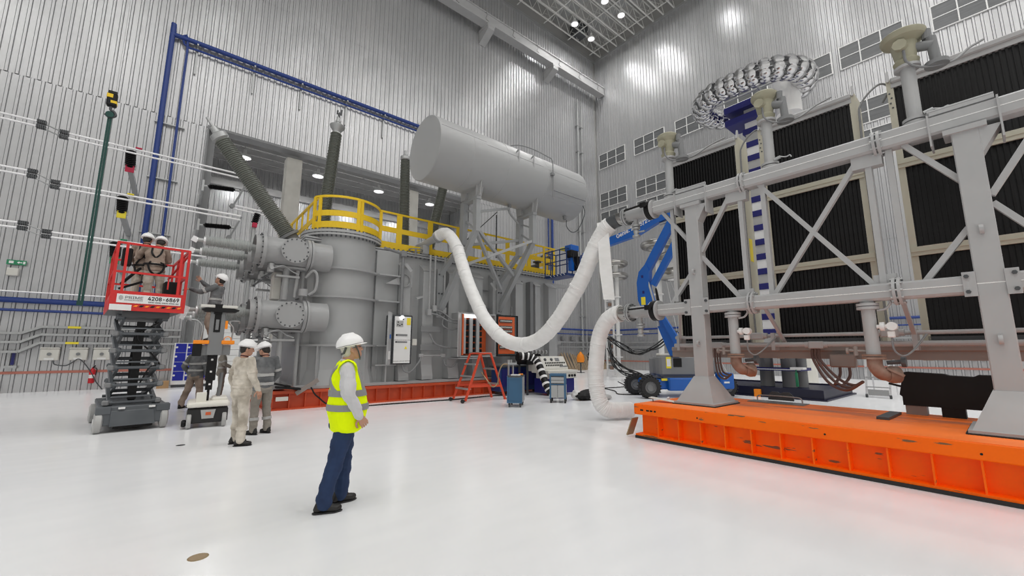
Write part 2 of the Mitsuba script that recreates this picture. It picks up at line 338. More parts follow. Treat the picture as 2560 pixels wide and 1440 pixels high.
# lamps
def lamp(x, y, z, rad, label, group, r=0.30):
    t = thing('ceiling_lamp', label, 'lamp', group)
    obj('housing', lathe([(0, 0.55), (0.10, 0.55), (0.12, 0.30), (r*0.9, 0.16), (r+0.03, 0.0), (r+0.03, -0.03), (r, -0.03), (r, 0.02), (0, 0.05)], (x, y, z), n=20), 'm_white', t, 40)
    if z < 20: obj('stem', cyl((x, y, z+0.5), (x, y, z+1.7), 0.02, 8), 'm_galv', t)
    k = obj('lens', lathe([(r*0.98, 0), (0, 0)], (x, y, z-0.012), (0, 0, -1), n=20), 'm_white', t, False)
    scene[k]['emitter'] = {'type': 'area', 'radiance': {'type': 'rgb', 'value': [rad, rad*0.985, rad*0.96]}}
GRP = 'high-bay lamps of the big hall'
for x, y, l in ((25.41, 18.48, 'high-bay lamp at the top picture edge, left of the farther pair'), (25.32, 21.72, 'leftmost high-bay lamp under the hall roof'), (27.68, 18.48, 'rightmost high-bay lamp under the hall roof'), (27.84, 21.93, 'high-bay lamp nearest the far corner, partly hidden by a truss')):
    lamp(x, y, 30.5, LAMP, l, None)
for x in (-20, -13, -6, 1, 8, 14.5, 20.5, 27.2):
    for y in (-17, -11, -5, 1, 7) + ((12.5,) if x > 22 else ()):
        lamp(x, y, 30.5, LAMP, 'round high-bay lamp under the hall roof outside the picture', GRP)
AL = {2.9: 'beside the leaning dark bushing', 7.6: 'beside the upright bushing', 12.3: 'left of the oil tank end', 17.0: 'below the oil tank'}
for x in (2.9, 7.6, 12.3, 17.0):
    lamp(x, 32.0, 14.6, LAMP2, 'round high-bay lamp in the hall behind the opening, ' + AL[x], None, 0.38)
# crane runway along the back wall
cr = thing('crane_runway', 'long grey crane runway beam bracketed to the back wall below the roof', 'crane beam')
obj('girder', cat(box((-25.9, 23.15, 26.78), (31.2, 23.85, 26.90)), box((-25.9, 23.20, 26.9), (31.2, 23.8, 27.55)), box((-25.9, 23.15, 27.55), (31.2, 23.9, 27.66))), 'm_frame', cr, False)
obj('rail', box((-25.9, 23.45, 27.66), (31.2, 23.55, 27.76)), 'm_black', cr, False)
for x in (-18.6, -11.5, -4.35, 2.8, 9.95, 17.1, 24.25):
    obj('bracket', cat(prism([(0, 0), (1.25, 0), (1.25, -0.45), (0, -1.1)], (x-0.3, 24.36, 26.78), (0, -1, 0), (0, 0, 1), (1, 0, 0), 0.6), box((x-0.35, 23.1, 26.6), (x+0.35, 24.36, 26.78))), 'm_frame', cr, False)
for i in range(14):
    x = -5+i*2.7
    obj('cable', tube(smoothpath([(x, 23.14, 27.6), (x+0.06, 23.08, 27.3), (x-0.03, 23.12, 27.0), (x+0.25, 23.13, 26.9)], 4), 0.012, 5), 'm_black', cr)
# blue pipes on the back wall
bp = thing('water_pipe', 'thick blue pipe rising along the back wall and turning right above the opening', 'pipe')
obj('run', tube(smoothpath([(-25.8, 24.17, 3.5), (-3.0, 24.17, 3.5), (-1.35, 24.17, 3.5), (-1.19, 24.17, 3.68), (-1.19, 24.17, 6), (-1.19, 24.17, 16.4), (-1.14, 24.17, 16.62), (-0.9, 24.17, 16.68), (3, 24.17, 16.7), (24.4, 24.17, 16.72), (24.6, 24.17, 16.5), (24.6, 24.17, 10), (24.6, 24.17, 1.0)], 6), 0.105, 12), 'm_pipeblue', bp)
for x in (-0.2, 2.23, 4.54, 7.05, 9.4, 11.9): obj('hanger', cat(box((x-0.04, 24.28, 15.1), (x+0.04, 24.35, 17.05)), box((x-0.035, 24.02, 16.5), (x+0.035, 24.3, 16.58))), 'm_galv', bp, False)
for z in (6.8, 9.4, 12.1): obj('clip', box((-1.4, 24.2, z), (-0.3, 24.35, z+0.05)), 'm_galv', bp, False)
sp = thing('water_pipe', 'thin blue pipe running below and inside the thick blue wall pipe', 'pipe')
obj('run', tube(smoothpath([(-25.8, 24.2, 3.12), (-3, 24.2, 3.12), (-0.68, 24.2, 3.12), (-0.58, 24.2, 3.3), (-0.58, 24.2, 6), (-0.58, 24.2, 16.1), (-0.5, 24.2, 16.3), (3, 24.2, 16.33), (24.0, 24.2, 16.36), (24.15, 24.2, 16.1), (24.15, 24.2, 1.0)], 6), 0.05, 8), 'm_pipeblue', sp)
# conduits by the corner
for k, (x, r) in enumerate(((28.2, 0.10), (28.75, 0.07))):
    t = thing('conduit', 'grey vertical conduit on the back wall near the corner, ' + ('thicker of the two' if k == 0 else 'thinner of the two'), 'pipe')
    obj('tube', cyl((x, 24.15, 1.7), (x, 24.15, 25.6), r, 10), 'm_galv', t)
    for z in np.arange(2, 25, 2.6): obj('clip', box((x-r-0.06, 24.05, z), (x+r+0.06, 24.35, z+0.08)), 'm_galv', t, False)
# ================================================================ transformer on its red transport base
def bolts(c, axis, R, n, r=0.022, h=0.03, a0=0.0):
    d, s, u = basis(axis); c = np.array(c, float)
    return [cyl(c+R*(math.cos(a0+2*math.pi*i/n)*s+math.sin(a0+2*math.pi*i/n)*u), c+R*(math.cos(a0+2*math.pi*i/n)*s+math.sin(a0+2*math.pi*i/n)*u)+d*h, r, 6) for i in range(n)]
rb = thing('transport_skid', 'long red ribbed steel base under the grey transformer', 'platform')
obj('beam', cat(box((2.25, 12.98, 0.02), (13.2, 18.0, 0.44)), box((2.22, 12.85, 0.43), (13.3, 18.1, 0.51)), box((2.22, 12.85, 0.0), (13.3, 18.1, 0.04))), 'm_redbase', rb, False)
_rib = mikit.ply(box((-0.012, 12.87, 0.04), (0.012, 12.99, 0.43)), 'm_redbase', False)
for i in range(27): obj('rib', _rib, None, rb, tw=T().translate([2.35+0.41*i, 0, 0]))
tr = thing('transformer', 'huge grey power transformer with a horizontal oil tank on top, yellow railing and dark bushings', 'transformer')
obj('tank', cat(box((3.1, 13.5, 0.56), (13.75, 18.0, 4.95), 0.03), box((2.9, 12.95, 0.52), (13.85, 18.1, 0.60))), 'm_tank', tr, False)
obj('cover', cat(box((2.95, 13.36, 4.94), (13.95, 18.15, 5.00), 0.01), box((2.95, 13.36, 5.02), (13.95, 18.15, 5.08), 0.01)), 'm_tank', tr, False)
obj('cover_bolt', cat([box((x, 13.37, 4.90), (x+0.05, 13.42, 5.12)) for x in np.arange(5.6, 13.9, 0.17)]), 'm_darkgrey', tr, False)
labels['transformer__cover_bolt'] = {'kind': 'stuff'}
def stiffener(x0, x1, y=13.16):
    w = x1-x0
    a = prism([(13.5, 0.62), (y-0.10, 0.62), (y-0.10, 0.75), (y, 1.12), (y, 4.46), (13.42, 4.68), (13.5, 4.68)], (x0, 0, 0), (0, 1, 0), (0, 0, 1), (1, 0, 0), w)
    obj('stiffener', a, 'm_tank', tr, False)
    obj('stiffener_cap', bar((x0+w/2, y-0.03, 4.44), (x0+w/2, 13.45, 4.66), w+0.06, 0.03), 'm_tanklight', tr, False)
for a, b in ((6.0, 6.36), (6.85, 7.27), (7.9, 8.34), (8.98, 9.44), (9.95, 10.45), (11.15, 11.55), (12.28, 12.58), (13.1, 13.6)): stiffener(a, b)
# recessed plate and fins between turret and tank
obj('side_plate', cat(box((5.2, 13.35, 0.6), (5.98, 13.5, 4.95)), box((5.2, 13.05, 4.08), (5.98, 13.36, 4.12)), box((5.2, 13.05, 3.2), (5.98, 13.36, 3.24)), box((5.2, 13.0, 1.74), (5.9, 13.36, 1.78)), box((5.2, 13.05, 1.12), (5.9, 13.36, 1.16)), box((5.55, 13.1, 0.6), (5.6, 13.36, 1.75)),
    prism([(0, 0), (0.5, 0), (0.5, 0.3)], (5.45, 13.12, 3.82), (1, 0, 0), (0, 0, 1), (0, 1, 0), 0.03)), 'm_tank', tr, False)
obj('drain_pipe', cat(cyl((5.98, 13.02, 1.9), (5.98, 13.02, 5.0), 0.055, 12), box((5.88, 12.92, 4.78), (6.08, 13.12, 4.98), 0.02), tube([(5.98, 13.02, 4.88), (5.2, 12.75, 4.92)], 0.045, 10)), 'm_midgrey', tr)
# turret: a big upright cylinder
TX, TY = 4.27, 14.12
tu = obj('turret', lathe([(1.14, 1.6), (1.14, 5.2)], (TX, TY, 0), n=72), 'm_tank', tr, 60)
for z, r in ((4.12, 1.28), (3.23, 1.28), (1.76, 1.36)): obj('ring', lathe([(1.13, z-0.03), (r, z-0.03), (r, z+0.03), (1.13, z+0.03)], (TX, TY, 0), n=72), 'm_tanklight', tr, 30)
obj('flange', lathe([(1.13, 5.16), (1.27, 5.16), (1.27, 5.22), (1.22, 5.22), (1.22, 5.25), (1.27, 5.25), (1.27, 5.33), (0, 5.34)], (TX, TY, 0), n=72), 'm_tank', tr, 30)
obj('flange_bolt', cat(bolts((TX, TY, 5.10), (0, 0, 1), 1.215, 56, 0.022, 0.28)), 'm_darkgrey', tr, False)
labels['transformer__flange_bolt'] = {'kind': 'stuff'}
def octo(r0, r1, z0, z1, n=10):
    return lathe([(0, z0), (r0, z0), (r1, z1), (0, z1)], (TX, TY, 0), n=n)
obj('turret_foot', cat(octo(1.34, 1.22, 0.60, 1.05), octo(1.22, 1.22, 1.05, 1.73), [bar((TX+1.2*math.cos(a), TY+1.2*math.sin(a), 0.6), (TX+1.2*math.cos(a), TY+1.2*math.sin(a), 1.74), 0.03, 0.32, (math.cos(a), math.sin(a), 0)) for a in np.radians([200, 232, 262, 292, 324])]), 'm_tank', tr, False)
# turret top equipment
obj('turret_top', cat(box((3.6, 13.4, 5.3), (4.1, 13.9, 5.62), 0.03), cyl((4.5, 13.6, 5.3), (4.5, 13.6, 5.55), 0.22, 16), box((4.75, 13.2, 5.3), (5.05, 13.4, 5.5), 0.02), tube(smoothpath([(3.75, 13.2, 5.35), (4.0, 13.1, 5.5), (4.3, 13.1, 5.48), (4.5, 13.15, 5.35)], 5), 0.03, 8)), 'm_tanklight', tr, False)
# yellow railing
ra = obj('railing', box((5.28, 13.50, 6.39), (13.9, 13.56, 6.45)), 'm_yellow', tr, False, label='yellow railing of flat bars')
obj('bar', [box((5.28, 13.51, 5.72), (13.9, 13.54, 5.90)), box((5.28, 13.51, 5.12), (13.9, 13.54, 5.36)),
    box((13.86, 13.5, 6.39), (13.92, 17.6, 6.45)), box((13.87, 13.5, 5.72), (13.9, 17.6, 5.9)), box((13.87, 13.5, 5.12), (13.9, 17.6, 5.36)),
    box((3.27, 13.7, 6.39), (3.33, 18.1, 6.45)), box((3.285, 13.7, 5.72), (3.315, 18.1, 5.88)), box((3.285, 13.7, 5.12), (3.315, 18.1, 5.3))], 'm_yellow', ra, False)
def post(x, y, ang=0, z0=5.1, w=0.10):
    m = box((x-w/2, y-0.02, z0), (x+w/2, y+0.02, 6.42))
    obj('post', rot2(m, ang, (x, y, 0)) if ang else m, 'm_yellow', ra, False)
for x in (5.33, 5.97, 6.07, 7.2, 7.3, 8.45, 8.55, 9.7, 9.8, 10.95, 11.05, 12.2, 12.3, 13.2, 13.86): post(x, 13.53)
for y in (14.0, 14.8, 15.6, 16.4, 17.2, 18.05): post(3.3, y, math.pi/2); post(13.88, min(y, 17.6), math.pi/2)
arc = [math.radians(a) for a in np.linspace(206, 338, 26)]
def arcband(z0, z1, r=1.18, th=0.03):
    P = []
    for a, b in zip(arc[:-1], arc[1:]):
        P.append(bar((TX+r*math.cos(a), TY+r*math.sin(a), (z0+z1)/2), (TX+r*math.cos(b), TY+r*math.sin(b), (z0+z1)/2), th, z1-z0))
    return cat(P)
obj('curved_rail', [arcband(6.38, 6.45, th=0.05), arcband(5.78, 5.96), arcband(5.40, 5.60)], 'm_yellow', ra, False)
for a in (arc[0], arc[2], arc[13], arc[14], arc[25]):
    post(TX+1.18*math.cos(a), TY+1.18*math.sin(a), a+math.pi/2, 5.34)
obj('chequer_plate', box((13.45, 13.6, 5.1), (13.85, 17.5, 5.14)), 'm_yellow', ra, False)
# cover-top clutter behind the railing
obj('valve', cat(cyl((13.2, 14.0, 5.1), (13.2, 14.0, 5.75), 0.10, 12), cyl((13.2, 14.0, 5.75), (13.2, 14.0, 5.8), 0.2, 16), pipe((13.4, 13.75, 5.95), (13.4, 13.83, 5.95), 0.10, 0.16, 20), pipe((13.75, 13.75, 5.95), (13.75, 13.83, 5.95), 0.10, 0.16, 20), box((12.9, 13.8, 5.1), (13.1, 14.2, 5.6), 0.02)), 'm_darkgrey', tr, 30)
# dark bushings
def shedprof(r0, r1, L, pitch, dr, z0=0.0):
    P = []; n = int(L/pitch)
    for i in range(n):
        t = i*pitch; r = r0+(r1-r0)*t/L; d = dr*(1.0 if i % 2 == 0 else 0.72)
        P += [(r, z0+t), (r, z0+t+0.45*pitch), (r+d, z0+t+0.62*pitch), (r+d, z0+t+0.72*pitch), (r, z0+t+0.95*pitch)]
    return P
def hvbushing(p, q, r0, r1, label, top=True, fork=True):
    p, q = np.array(p, float), np.array(q, float); L = np.linalg.norm(q-p); d = (q-p)/L
    k = obj('bushing', lathe([(0, 0.0)]+shedprof(r0, r1, L, 0.06, 0.045)+[(r1, L), (0, L)], p, d, 24), 'm_porcelain', tr, False, label=label)
    obj('base_flange', cat(lathe([(0, -0.75), (r0+0.10, -0.75), (r0+0.10, -0.66), (r0+0.02, -0.66), (r0+0.02, -0.09), (r0+0.12, -0.09), (r0+0.12, 0.0), (r0, 0.02)], p, d, 24), box((p[0]-0.4, p[1]-0.4, 5.06), (p[0]+0.4, p[1]+0.4, 5.2))), 'm_midgrey', k, 30)
    if top and not fork:
        obj('head', lathe([(r1+0.03, -0.02), (r1+0.06, 0.02), (r1+0.06, 0.13), (r1*0.9, 0.18), (r1*0.5, 0.24), (0.05, 0.28), (0.05, 0.42), (0, 0.42)], q, d, 24), 'm_galv', k, 30)
    elif top:
        obj('head', lathe([(r1, 0), (r1*0.9, 0.04), (r1*1.0, 0.10), (r1+0.10, 0.24), (r1+0.12, 0.30), (r1+0.10, 0.32), (r1*0.5, 0.33), (r1*0.5, 0.45), (r1*0.62, 0.47), (r1*0.62, 0.53), (r1*0.42, 0.55), (r1*0.42, 0.69), (0, 0.69)], q, d, 24), 'm_galv', k, 30)
        obj('terminal', cat(bar(q+d*0.66, q+d*0.86, 0.16, 0.05), bar(q+d*0.80+V(0.07, 0, 0), q+d*1.02+V(0.07, 0, 0), 0.05, 0.05), bar(q+d*0.80-V(0.07, 0, 0), q+d*0.95-V(0.07, 0, 0), 0.05, 0.05)), 'm_darkgrey', k, False)
hvbushing((2.86, 15.5, 5.55), (0.76, 15.5, 8.28), 0.235, 0.20, 'dark green-grey bushing leaning far to the left', False)
_b = key('bushing_arm', tr); del _used[_b]
obj('bushing_cap', cat(lathe([(0.20, 0), (0.25, 0.05), (0.25, 0.2), (0.13, 0.26), (0.10, 0.45), (0, 0.46)], (0.76, 15.5, 8.28), V(-2.1, 0, 2.73), 20), bar((0.55, 15.5, 8.56), (0.30, 15.5, 8.90), 0.10, 0.04)), 'm_galv', tr, 30)
hvbushing((3.95, 15.5, 5.95), (4.21, 15.5, 9.75), 0.195, 0.155, 'nearly upright dark bushing with a metal cup and forked terminal, above the curved railing')
hvbushing((7.10, 15.5, 5.55), (7.03, 15.5, 9.55), 0.20, 0.15, 'upright dark bushing beside the left end of the oil tank', True, False)
hvbushing((8.25, 15.5, 5.9), (8.95, 15.5, 9.2), 0.19, 0.16, 'dark bushing passing behind the oil tank', False)
# conservator
CY, CZ, CR = 11.88, 8.33, 1.10
cn = obj('oil_tank', lathe([(0, -0.02), (CR-0.03, -0.02), (CR, 0.0), (CR+0.004, 0.02), (CR+0.004, 7.04), (CR, 7.06), (CR-0.03, 7.08), (0, 7.08)], (6.05, CY, CZ), (1, 0, 0), 72), 'm_tanklight', tr, 40, label='long horizontal grey oil tank with flat round ends')
for x in (7.35, 8.85, 10.8): obj('weld_seam', lathe([(CR+0.003, -0.012), (CR+0.010, 0), (CR+0.003, 0.012)], (x, CY, CZ), (1, 0, 0), 72), 'm_tanklight', cn, 60)
def onc(x, ang, r=0.0): return np.array([x, CY-(CR+r)*math.cos(ang), CZ+(CR+r)*math.sin(ang)])
obj('seam_line', list([bar(onc(a, ang, 0.004), onc(b, ang, 0.004), 0.012, 0.006) for a, b, ang in ((6.1, 7.9, 0.42), (7.9, 10.6, 0.30), (10.7, 13.0, 0.26), (11.0, 13.0, -0.62))]), 'm_tanklight', cn, False)
for x in (9.3, 10.05): obj('strap', cat(bar(onc(x, 0.52, -0.05), onc(x, 0.52, 0.14), 0.05, 0.02), bar(onc(x, 0.50, 0.14), onc(x, 0.50, 0.14)-V(0, 0, 0.62), 0.045, 0.02, (0, 1, 0)), bar(onc(x, 0.50, 0.14)-V(0, 0, 0.62), onc(x, -0.15, -0.05), 0.06, 0.03)), 'm_tanklight', cn, False)
obj('vent_pipe', cat(cyl((9.55, CY, CZ+CR-0.02), (9.55, CY, CZ+CR+0.10), 0.13, 16), tube(smoothpath([(9.55, CY-0.05, CZ+CR+0.12), (10.0, CY-0.3, CZ+CR+0.22), (10.5, CY-0.65, CZ+CR+0.05), (10.95, CY-0.95, CZ+CR-0.22), (11.0, CY-1.12, CZ+CR-0.4), (11.0, CY-1.16, CZ+0.2), (11.0, CY-1.16, CZ-0.9)], 6), 0.02, 8), tube([(11.0, CY-1.16, CZ-0.55), (12.98, CY-1.10, CZ-0.5)], 0.02, 6), box((10.9, CY-1.2, CZ+0.05), (11.05, CY-1.0, CZ+0.14))), 'm_midgrey', cn, 30)
obj('cable', tube(smoothpath([(13.0, CY-0.9, CZ-0.55), (13.2, CY-0.85, CZ-0.95), (13.05, CY-0.6, CZ-1.6), (12.75, CY-0.5, CZ-1.75), (12.5, CY-0.45, CZ-1.55), (12.55, CY-0.4, CZ-1.25)], 6), 0.018, 6), 'm_darkgrey', cn)
obj('drain', [cyl((12.5, CY-0.35, CZ-1.22), (12.5, CY-0.3, CZ-0.98), 0.07, 10), cyl((9.75, CY, CZ-1.22), (9.75, CY, CZ-1.0), 0.07, 10)], 'm_midgrey', cn)
# its support frames
def supp(x, leg, zt=6.98):
    k = obj('support', cat(box((x-0.10, 11.36, zt-0.10), (x+0.10, 12.36, zt)), bar((x, 11.5, zt-0.1), (x, 11.5, 5.72), 0.18, 0.22, (0, 1, 0)), bar((x-0.03, 12.25, zt-0.1), (x-0.06, 12.25, 5.35), 0.20, 0.22, (0, 1, 0)),
        bar((x, 11.5, 5.80), leg, 0.17, 0.2, (0, 1, 0)), bar((x-0.06, 12.25, 5.45), (leg[0]-0.02, 13.2, 4.25), 0.15, 0.17, (0, 1, 0)),
        bar((x, 11.5, 6.35), (x, 12.25, 6.7), 0.06), bar((x, 11.55, 5.8), (x, 12.25, 6.3), 0.06)), 'm_frame2', tr, False)
    obj('saddle', cat(prism([(-0.62, 0), (0.5, 0), (0.60, 0.55), (0.35, 0.42), (0, 0.30), (-0.45, 0.36), (-0.75, 0.62)], (x-0.05, CY, zt), (0, 1, 0), (0, 0, 1), (1, 0, 0), 0.03), prism([(0, 0), (0.24, 0), (0.30, 0.60), (-0.05, 0.62)], (x-0.1, 11.42, zt), (1, 0, 0), (0, -0.16, 0.987), (0, 0.987, 0.16), 0.03), box((x-0.16, 12.0, zt), (x+0.10, 12.3, zt+0.4))), 'm_tanklight', k, False)
    obj('foot_plate', cat(box((leg[0]-0.13, 13.06, leg[2]-0.12), (leg[0]+0.13, 13.2, leg[2]+1.65), 0.01)), 'm_frame2', k, False)
    obj('bolt', cat([cyl((leg[0]+dx, 13.07, leg[2]+dz), (leg[0]+dx, 13.02, leg[2]+dz), 0.028, 6) for dx in (-0.06, 0.06) for dz in (0.0, 0.75, 1.45)]), 'm_darkgrey', k, False)
supp(7.95, (7.48, 13.14, 2.9)); supp(10.62, (10.22, 13.14, 3.18))
obj('brace', bar((7.97, 11.52, 5.7), (9.9, 12.6, 4.0), 0.10, 0.13), 'm_frame2', tr, False)
obj('brace', bar((8.02, 11.56, 5.85), (10.3, 12.3, 4.55), 0.10, 0.13), 'm_frame2', tr, False)
obj('brace', bar((7.75, 12.2, 4.55), (10.62, 11.45, 5.85), 0.07, 0.10), 'm_tanklight', tr, False)
obj('brace', bar((7.9, 12.2, 5.35), (10.55, 12.2, 6.0), 0.08, 0.10), 'm_frame2', tr, False)
obj('brace', bar((8.0, 11.5, 6.45), (9.7, 11.85, 7.05), 0.07, 0.09), 'm_frame2', tr, False)
obj('pipe_run', tube(smoothpath([(9.75, CY, CZ-1.15), (9.75, CY, 6.9), (10.3, 12.0, 6.6)], 4), 0.04, 8), 'm_frame2', tr)
obj('rod', [cyl((9.9, 12.9, 7.1), (9.9, 12.9, 5.3), 0.025, 8), tube([(9.7, 12.6, 7.1), (7.7, 13.2, 4.95)], 0.018, 6)], 'm_darkgrey', tr)
# long oil pipe stub for the hose
obj('oil_pipe', cat(cyl((6.95, 13.9, 5.42), (7.09, 12.62, 5.62), 0.13, 20), cyl((7.08, 12.72, 5.60), (7.09, 12.66, 5.61), 0.21, 24), cyl((7.09, 12.64, 5.615), (7.10, 12.58, 5.625), 0.21, 24), box((6.85, 13.25, 5.08), (7.1, 13.7, 5.42), 0.03)), 'm_tanklight', tr, 30)
obj('handwheel', cat(pipe((6.55, 13.25, 5.14), (6.55, 13.25, 5.17), 0.22, 0.26, 24), cyl((6.55, 13.25, 4.98), (6.55, 13.25, 5.18), 0.04, 8)), 'm_midgrey', tr)
# conduits on the tank front
cd = obj('conduit', [cat(cyl((x, 13.0, z0), (x, 13.0, 5.0), 0.035, 10), box((x-0.07, 12.93, z0-0.22), (x+0.07, 13.07, z0), 0.01)) for x, z0 in ((7.02, 3.05), (7.22, 3.2), (7.62, 3.15))], 'm_tanklight', tr, 30)
for P in ([(7.04, 12.98, 2.9), (7.3, 12.85, 2.85), (7.7, 12.7, 2.62), (8.12, 12.6, 2.58)], [(7.25, 12.98, 3.05), (7.5, 12.85, 2.95), (7.8, 12.7, 2.7), (8.12, 12.62, 2.68)], [(7.62, 12.98, 2.85), (7.5, 12.85, 2.5), (7.8, 12.75, 2.35), (8.12, 12.65, 2.45)], [(7.05, 12.98, 2.2), (7.2, 12.8, 1.85), (7.6, 12.7, 1.72), (8.1, 12.65, 1.7)], [(6.05, 12.9, 1.15), (6.1, 12.85, 0.95), (6.3, 12.8, 0.92), (6.6, 12.85, 1.2), (6.72, 12.9, 1.4)], [(7.62, 12.92, 1.3), (7.66, 12.85, 1.1), (7.9, 12.8, 1.05), (8.15, 12.8, 1.3)]):
    obj('flex_conduit', tube(smoothpath(P, 5), 0.028, 8), 'm_midgrey', tr)
obj('junction_box', cat(box((6.64, 12.88, 1.38), (6.80, 13.0, 1.5), 0.01), box((7.5, 12.88, 1.38), (7.66, 13.0, 1.5), 0.01), cyl((6.8, 12.95, 1.44), (7.5, 12.95, 1.44), 0.025, 8)), 'm_tanklight', tr, 30)
for z in (2.35, 1.72): obj('label_plate', box((6.72, 12.98, z-0.1), (7.5, 13.02, z+0.1), 0.006), 'm_midgrey', tr, False)
obj('lifting_eye', cat(bar((6.1, 13.05, 4.55), (6.28, 12.95, 4.3), 0.03, 0.10), bar((6.28, 12.95, 4.3), (6.28, 12.95, 3.75), 0.04, 0.03), pipe((6.1, 13.1, 4.0), (6.1, 13.14, 4.0), 0.2, 0.24, 24), bar((6.62, 13.2, 3.42), (6.86, 13.2, 3.5), 0.04, 0.08), bar((9.8, 13.1, 4.3), (9.95, 12.95, 4.0), 0.03, 0.08)), 'm_tanklight', tr, False)
# control cabinet
cc = obj('control_cabinet', cat(box((5.62, 12.90, 1.16), (6.36, 13.4, 2.78), 0.02), box((5.66, 12.84, 1.2), (6.32, 12.92, 2.75), 0.02)), 'm_darkgrey', tr, 30, label='open control cabinet with a white panel')
obj('panel', [box((5.69, 12.81, 1.95), (6.26, 12.845, 2.72)), box((5.69, 12.81, 1.27), (6.26, 12.845, 1.94)), box((5.69, 12.81, 1.20), (6.26, 12.845, 1.26))], 'm_white', cc, False)
obj('handle', [box((5.75, 12.80, 2.08), (6.14, 12.812, 2.14)), box((5.75, 12.80, 1.86), (6.14, 12.812, 1.91))], 'm_midgrey', cc, False)
obj('switch_panel', box((5.74, 12.80, 2.38), (5.98, 12.812, 2.58)), 'm_reflectlight', cc, False)
obj('switch', cat([cyl((x, 12.79, z), (x, 12.812, z), 0.02, 10) for x, z in ((5.79, 2.44), (5.86, 2.42), (5.93, 2.46), (5.8, 2.53), (5.98, 2.63), (5.76, 2.11), (5.75, 1.885))]), 'm_black', cc, False)
obj('warning_label', cat(box((6.11, 12.80, 2.45), (6.24, 12.812, 2.68)), prism([(-0.05, 0), (0.05, 0), (0, 0.09)], (6.1, 12.80, 1.66), (1, 0, 0), (0, 0, 1), (0, 1, 0), 0.01)), 'm_yellow2', cc, False)
lk = obj('lamp', lathe([(0.06, 0), (0.06, 0.03), (0, 0.03)], (5.93, 12.81, 2.70), (0, -1, 0), 12), 'm_white', cc, False); scene[lk]['emitter'] = {'type': 'area', 'radiance': {'type': 'rgb', 'value': 14.0}}
obj('door', cat(bar((5.60, 12.86, 2.0), (5.33, 12.50, 2.0), 0.03, 1.66)), 'm_tank', cc, False)
obj('document', cat(bar((5.55, 12.79, 1.46), (5.40, 12.59, 1.46), 0.04, 0.26)), 'm_white', cc, False)
obj('sticker', cat(bar((5.54, 12.76, 2.05), (5.46, 12.66, 2.05), 0.035, 0.13)), 'm_blue', cc, False)
obj('socket', box((6.42, 13.0, 1.78), (6.60, 13.1, 2.0), 0.01), 'm_offwhite', tr, False)
# large open wiring cabinet
wc = obj('wiring_cabinet', cat(box((8.05, 12.55, 1.42), (8.1, 13.3, 2.95)), box((8.05, 12.55, 1.38), (9.65, 13.3, 1.43)), box((8.05, 12.55, 2.93), (9.65, 13.3, 2.98)), box((9.6, 12.55, 1.42), (9.65, 13.3, 2.95)), box((8.05, 13.2, 1.42), (9.65, 13.3, 2.95)), box((7.9, 12.45, 1.32), (8.9, 13.3, 1.36))), 'm_tanklight', tr, False, label='large open wiring cabinet with orange back plates')
obj('back_plate', box((8.1, 13.14, 1.45), (9.6, 13.19, 2.92)), 'm_copper', wc, False)
obj('mounting_rail', list([box((8.22+0.30*i, 12.66, 1.5), (8.36+0.30*i, 12.72, 2.86)) for i in range(3)]), 'm_galv', wc, False)
obj('frame_edge', box((8.13, 12.56, 1.45), (8.20, 12.66, 2.92)), 'm_copper', wc, False)
obj('relay', cat([box((8.18+0.30*i, 12.9, 1.5+0.22*j), (8.34+0.3*i, 13.1, 1.66+0.22*j)) for i in range(4) for j in range(6)]), 'm_black', wc, False)
obj('strip_lamp', box((8.2, 12.58, 2.80), (9.0, 12.68, 2.92)), 'm_white', wc, False)
scene['transformer__wiring_cabinet__strip_lamp']['emitter'] = {'type': 'area', 'radiance': {'type': 'rgb', 'value': 2.2}}
obj('door_left', bar((8.05, 12.55, 2.18), (7.78, 12.28, 2.18), 0.03, 1.55), 'm_tanklight', wc, False)
D0, D1 = V(9.66, 12.55, 0), V(10.62, 12.42, 0)
obj('door_right', cat(bar(D0+V(0, 0, 2.18), D1+V(0, 0, 2.18), 0.04, 1.56)), 'm_darkgrey', wc, False)
dd = (D1-D0)/np.linalg.norm(D1-D0); dn = V(dd[1], -dd[0], 0)
def ondoor(a, z, b=0.02): return D0+dd*a+dn*b+V(0, 0, z)
obj('door_plate', cat(bar(ondoor(0.08, 2.2), ondoor(0.82, 2.2), 0.02, 1.42)), 'm_copper', wc, False)
obj('terminal_row', cat([bar(ondoor(0.12, z, 0.05), ondoor(0.68, z, 0.05), 0.05, 0.11) for z in (2.74, 2.5, 2.35, 2.08, 1.92, 1.74)]), 'm_darkgrey', wc, False)
obj('terminal', cat([bar(ondoor(0.14+0.045*i, z, 0.08), ondoor(0.165+0.045*i, z, 0.08), 0.02, 0.05) for i in range(12) for z in (2.74, 2.5, 2.35, 2.08, 1.92, 1.74)]), 'm_offwhite', wc, False)
labels[wc+'__terminal'] = {'kind': 'stuff'}
obj('door_rim', cat(bar(ondoor(0.02, 2.18, 0.03), ondoor(0.06, 2.18, 0.03), 0.04, 1.56), bar(ondoor(0.92, 2.18, 0.03), ondoor(0.96, 2.18, 0.03), 0.04, 1.56), bar(ondoor(0.0, 2.95, 0.03), ondoor(0.96, 2.95, 0.03), 0.04, 0.03), bar(ondoor(0.0, 1.42, 0.03), ondoor(0.96, 1.42, 0.03), 0.04, 0.03)), 'm_black', wc, False)
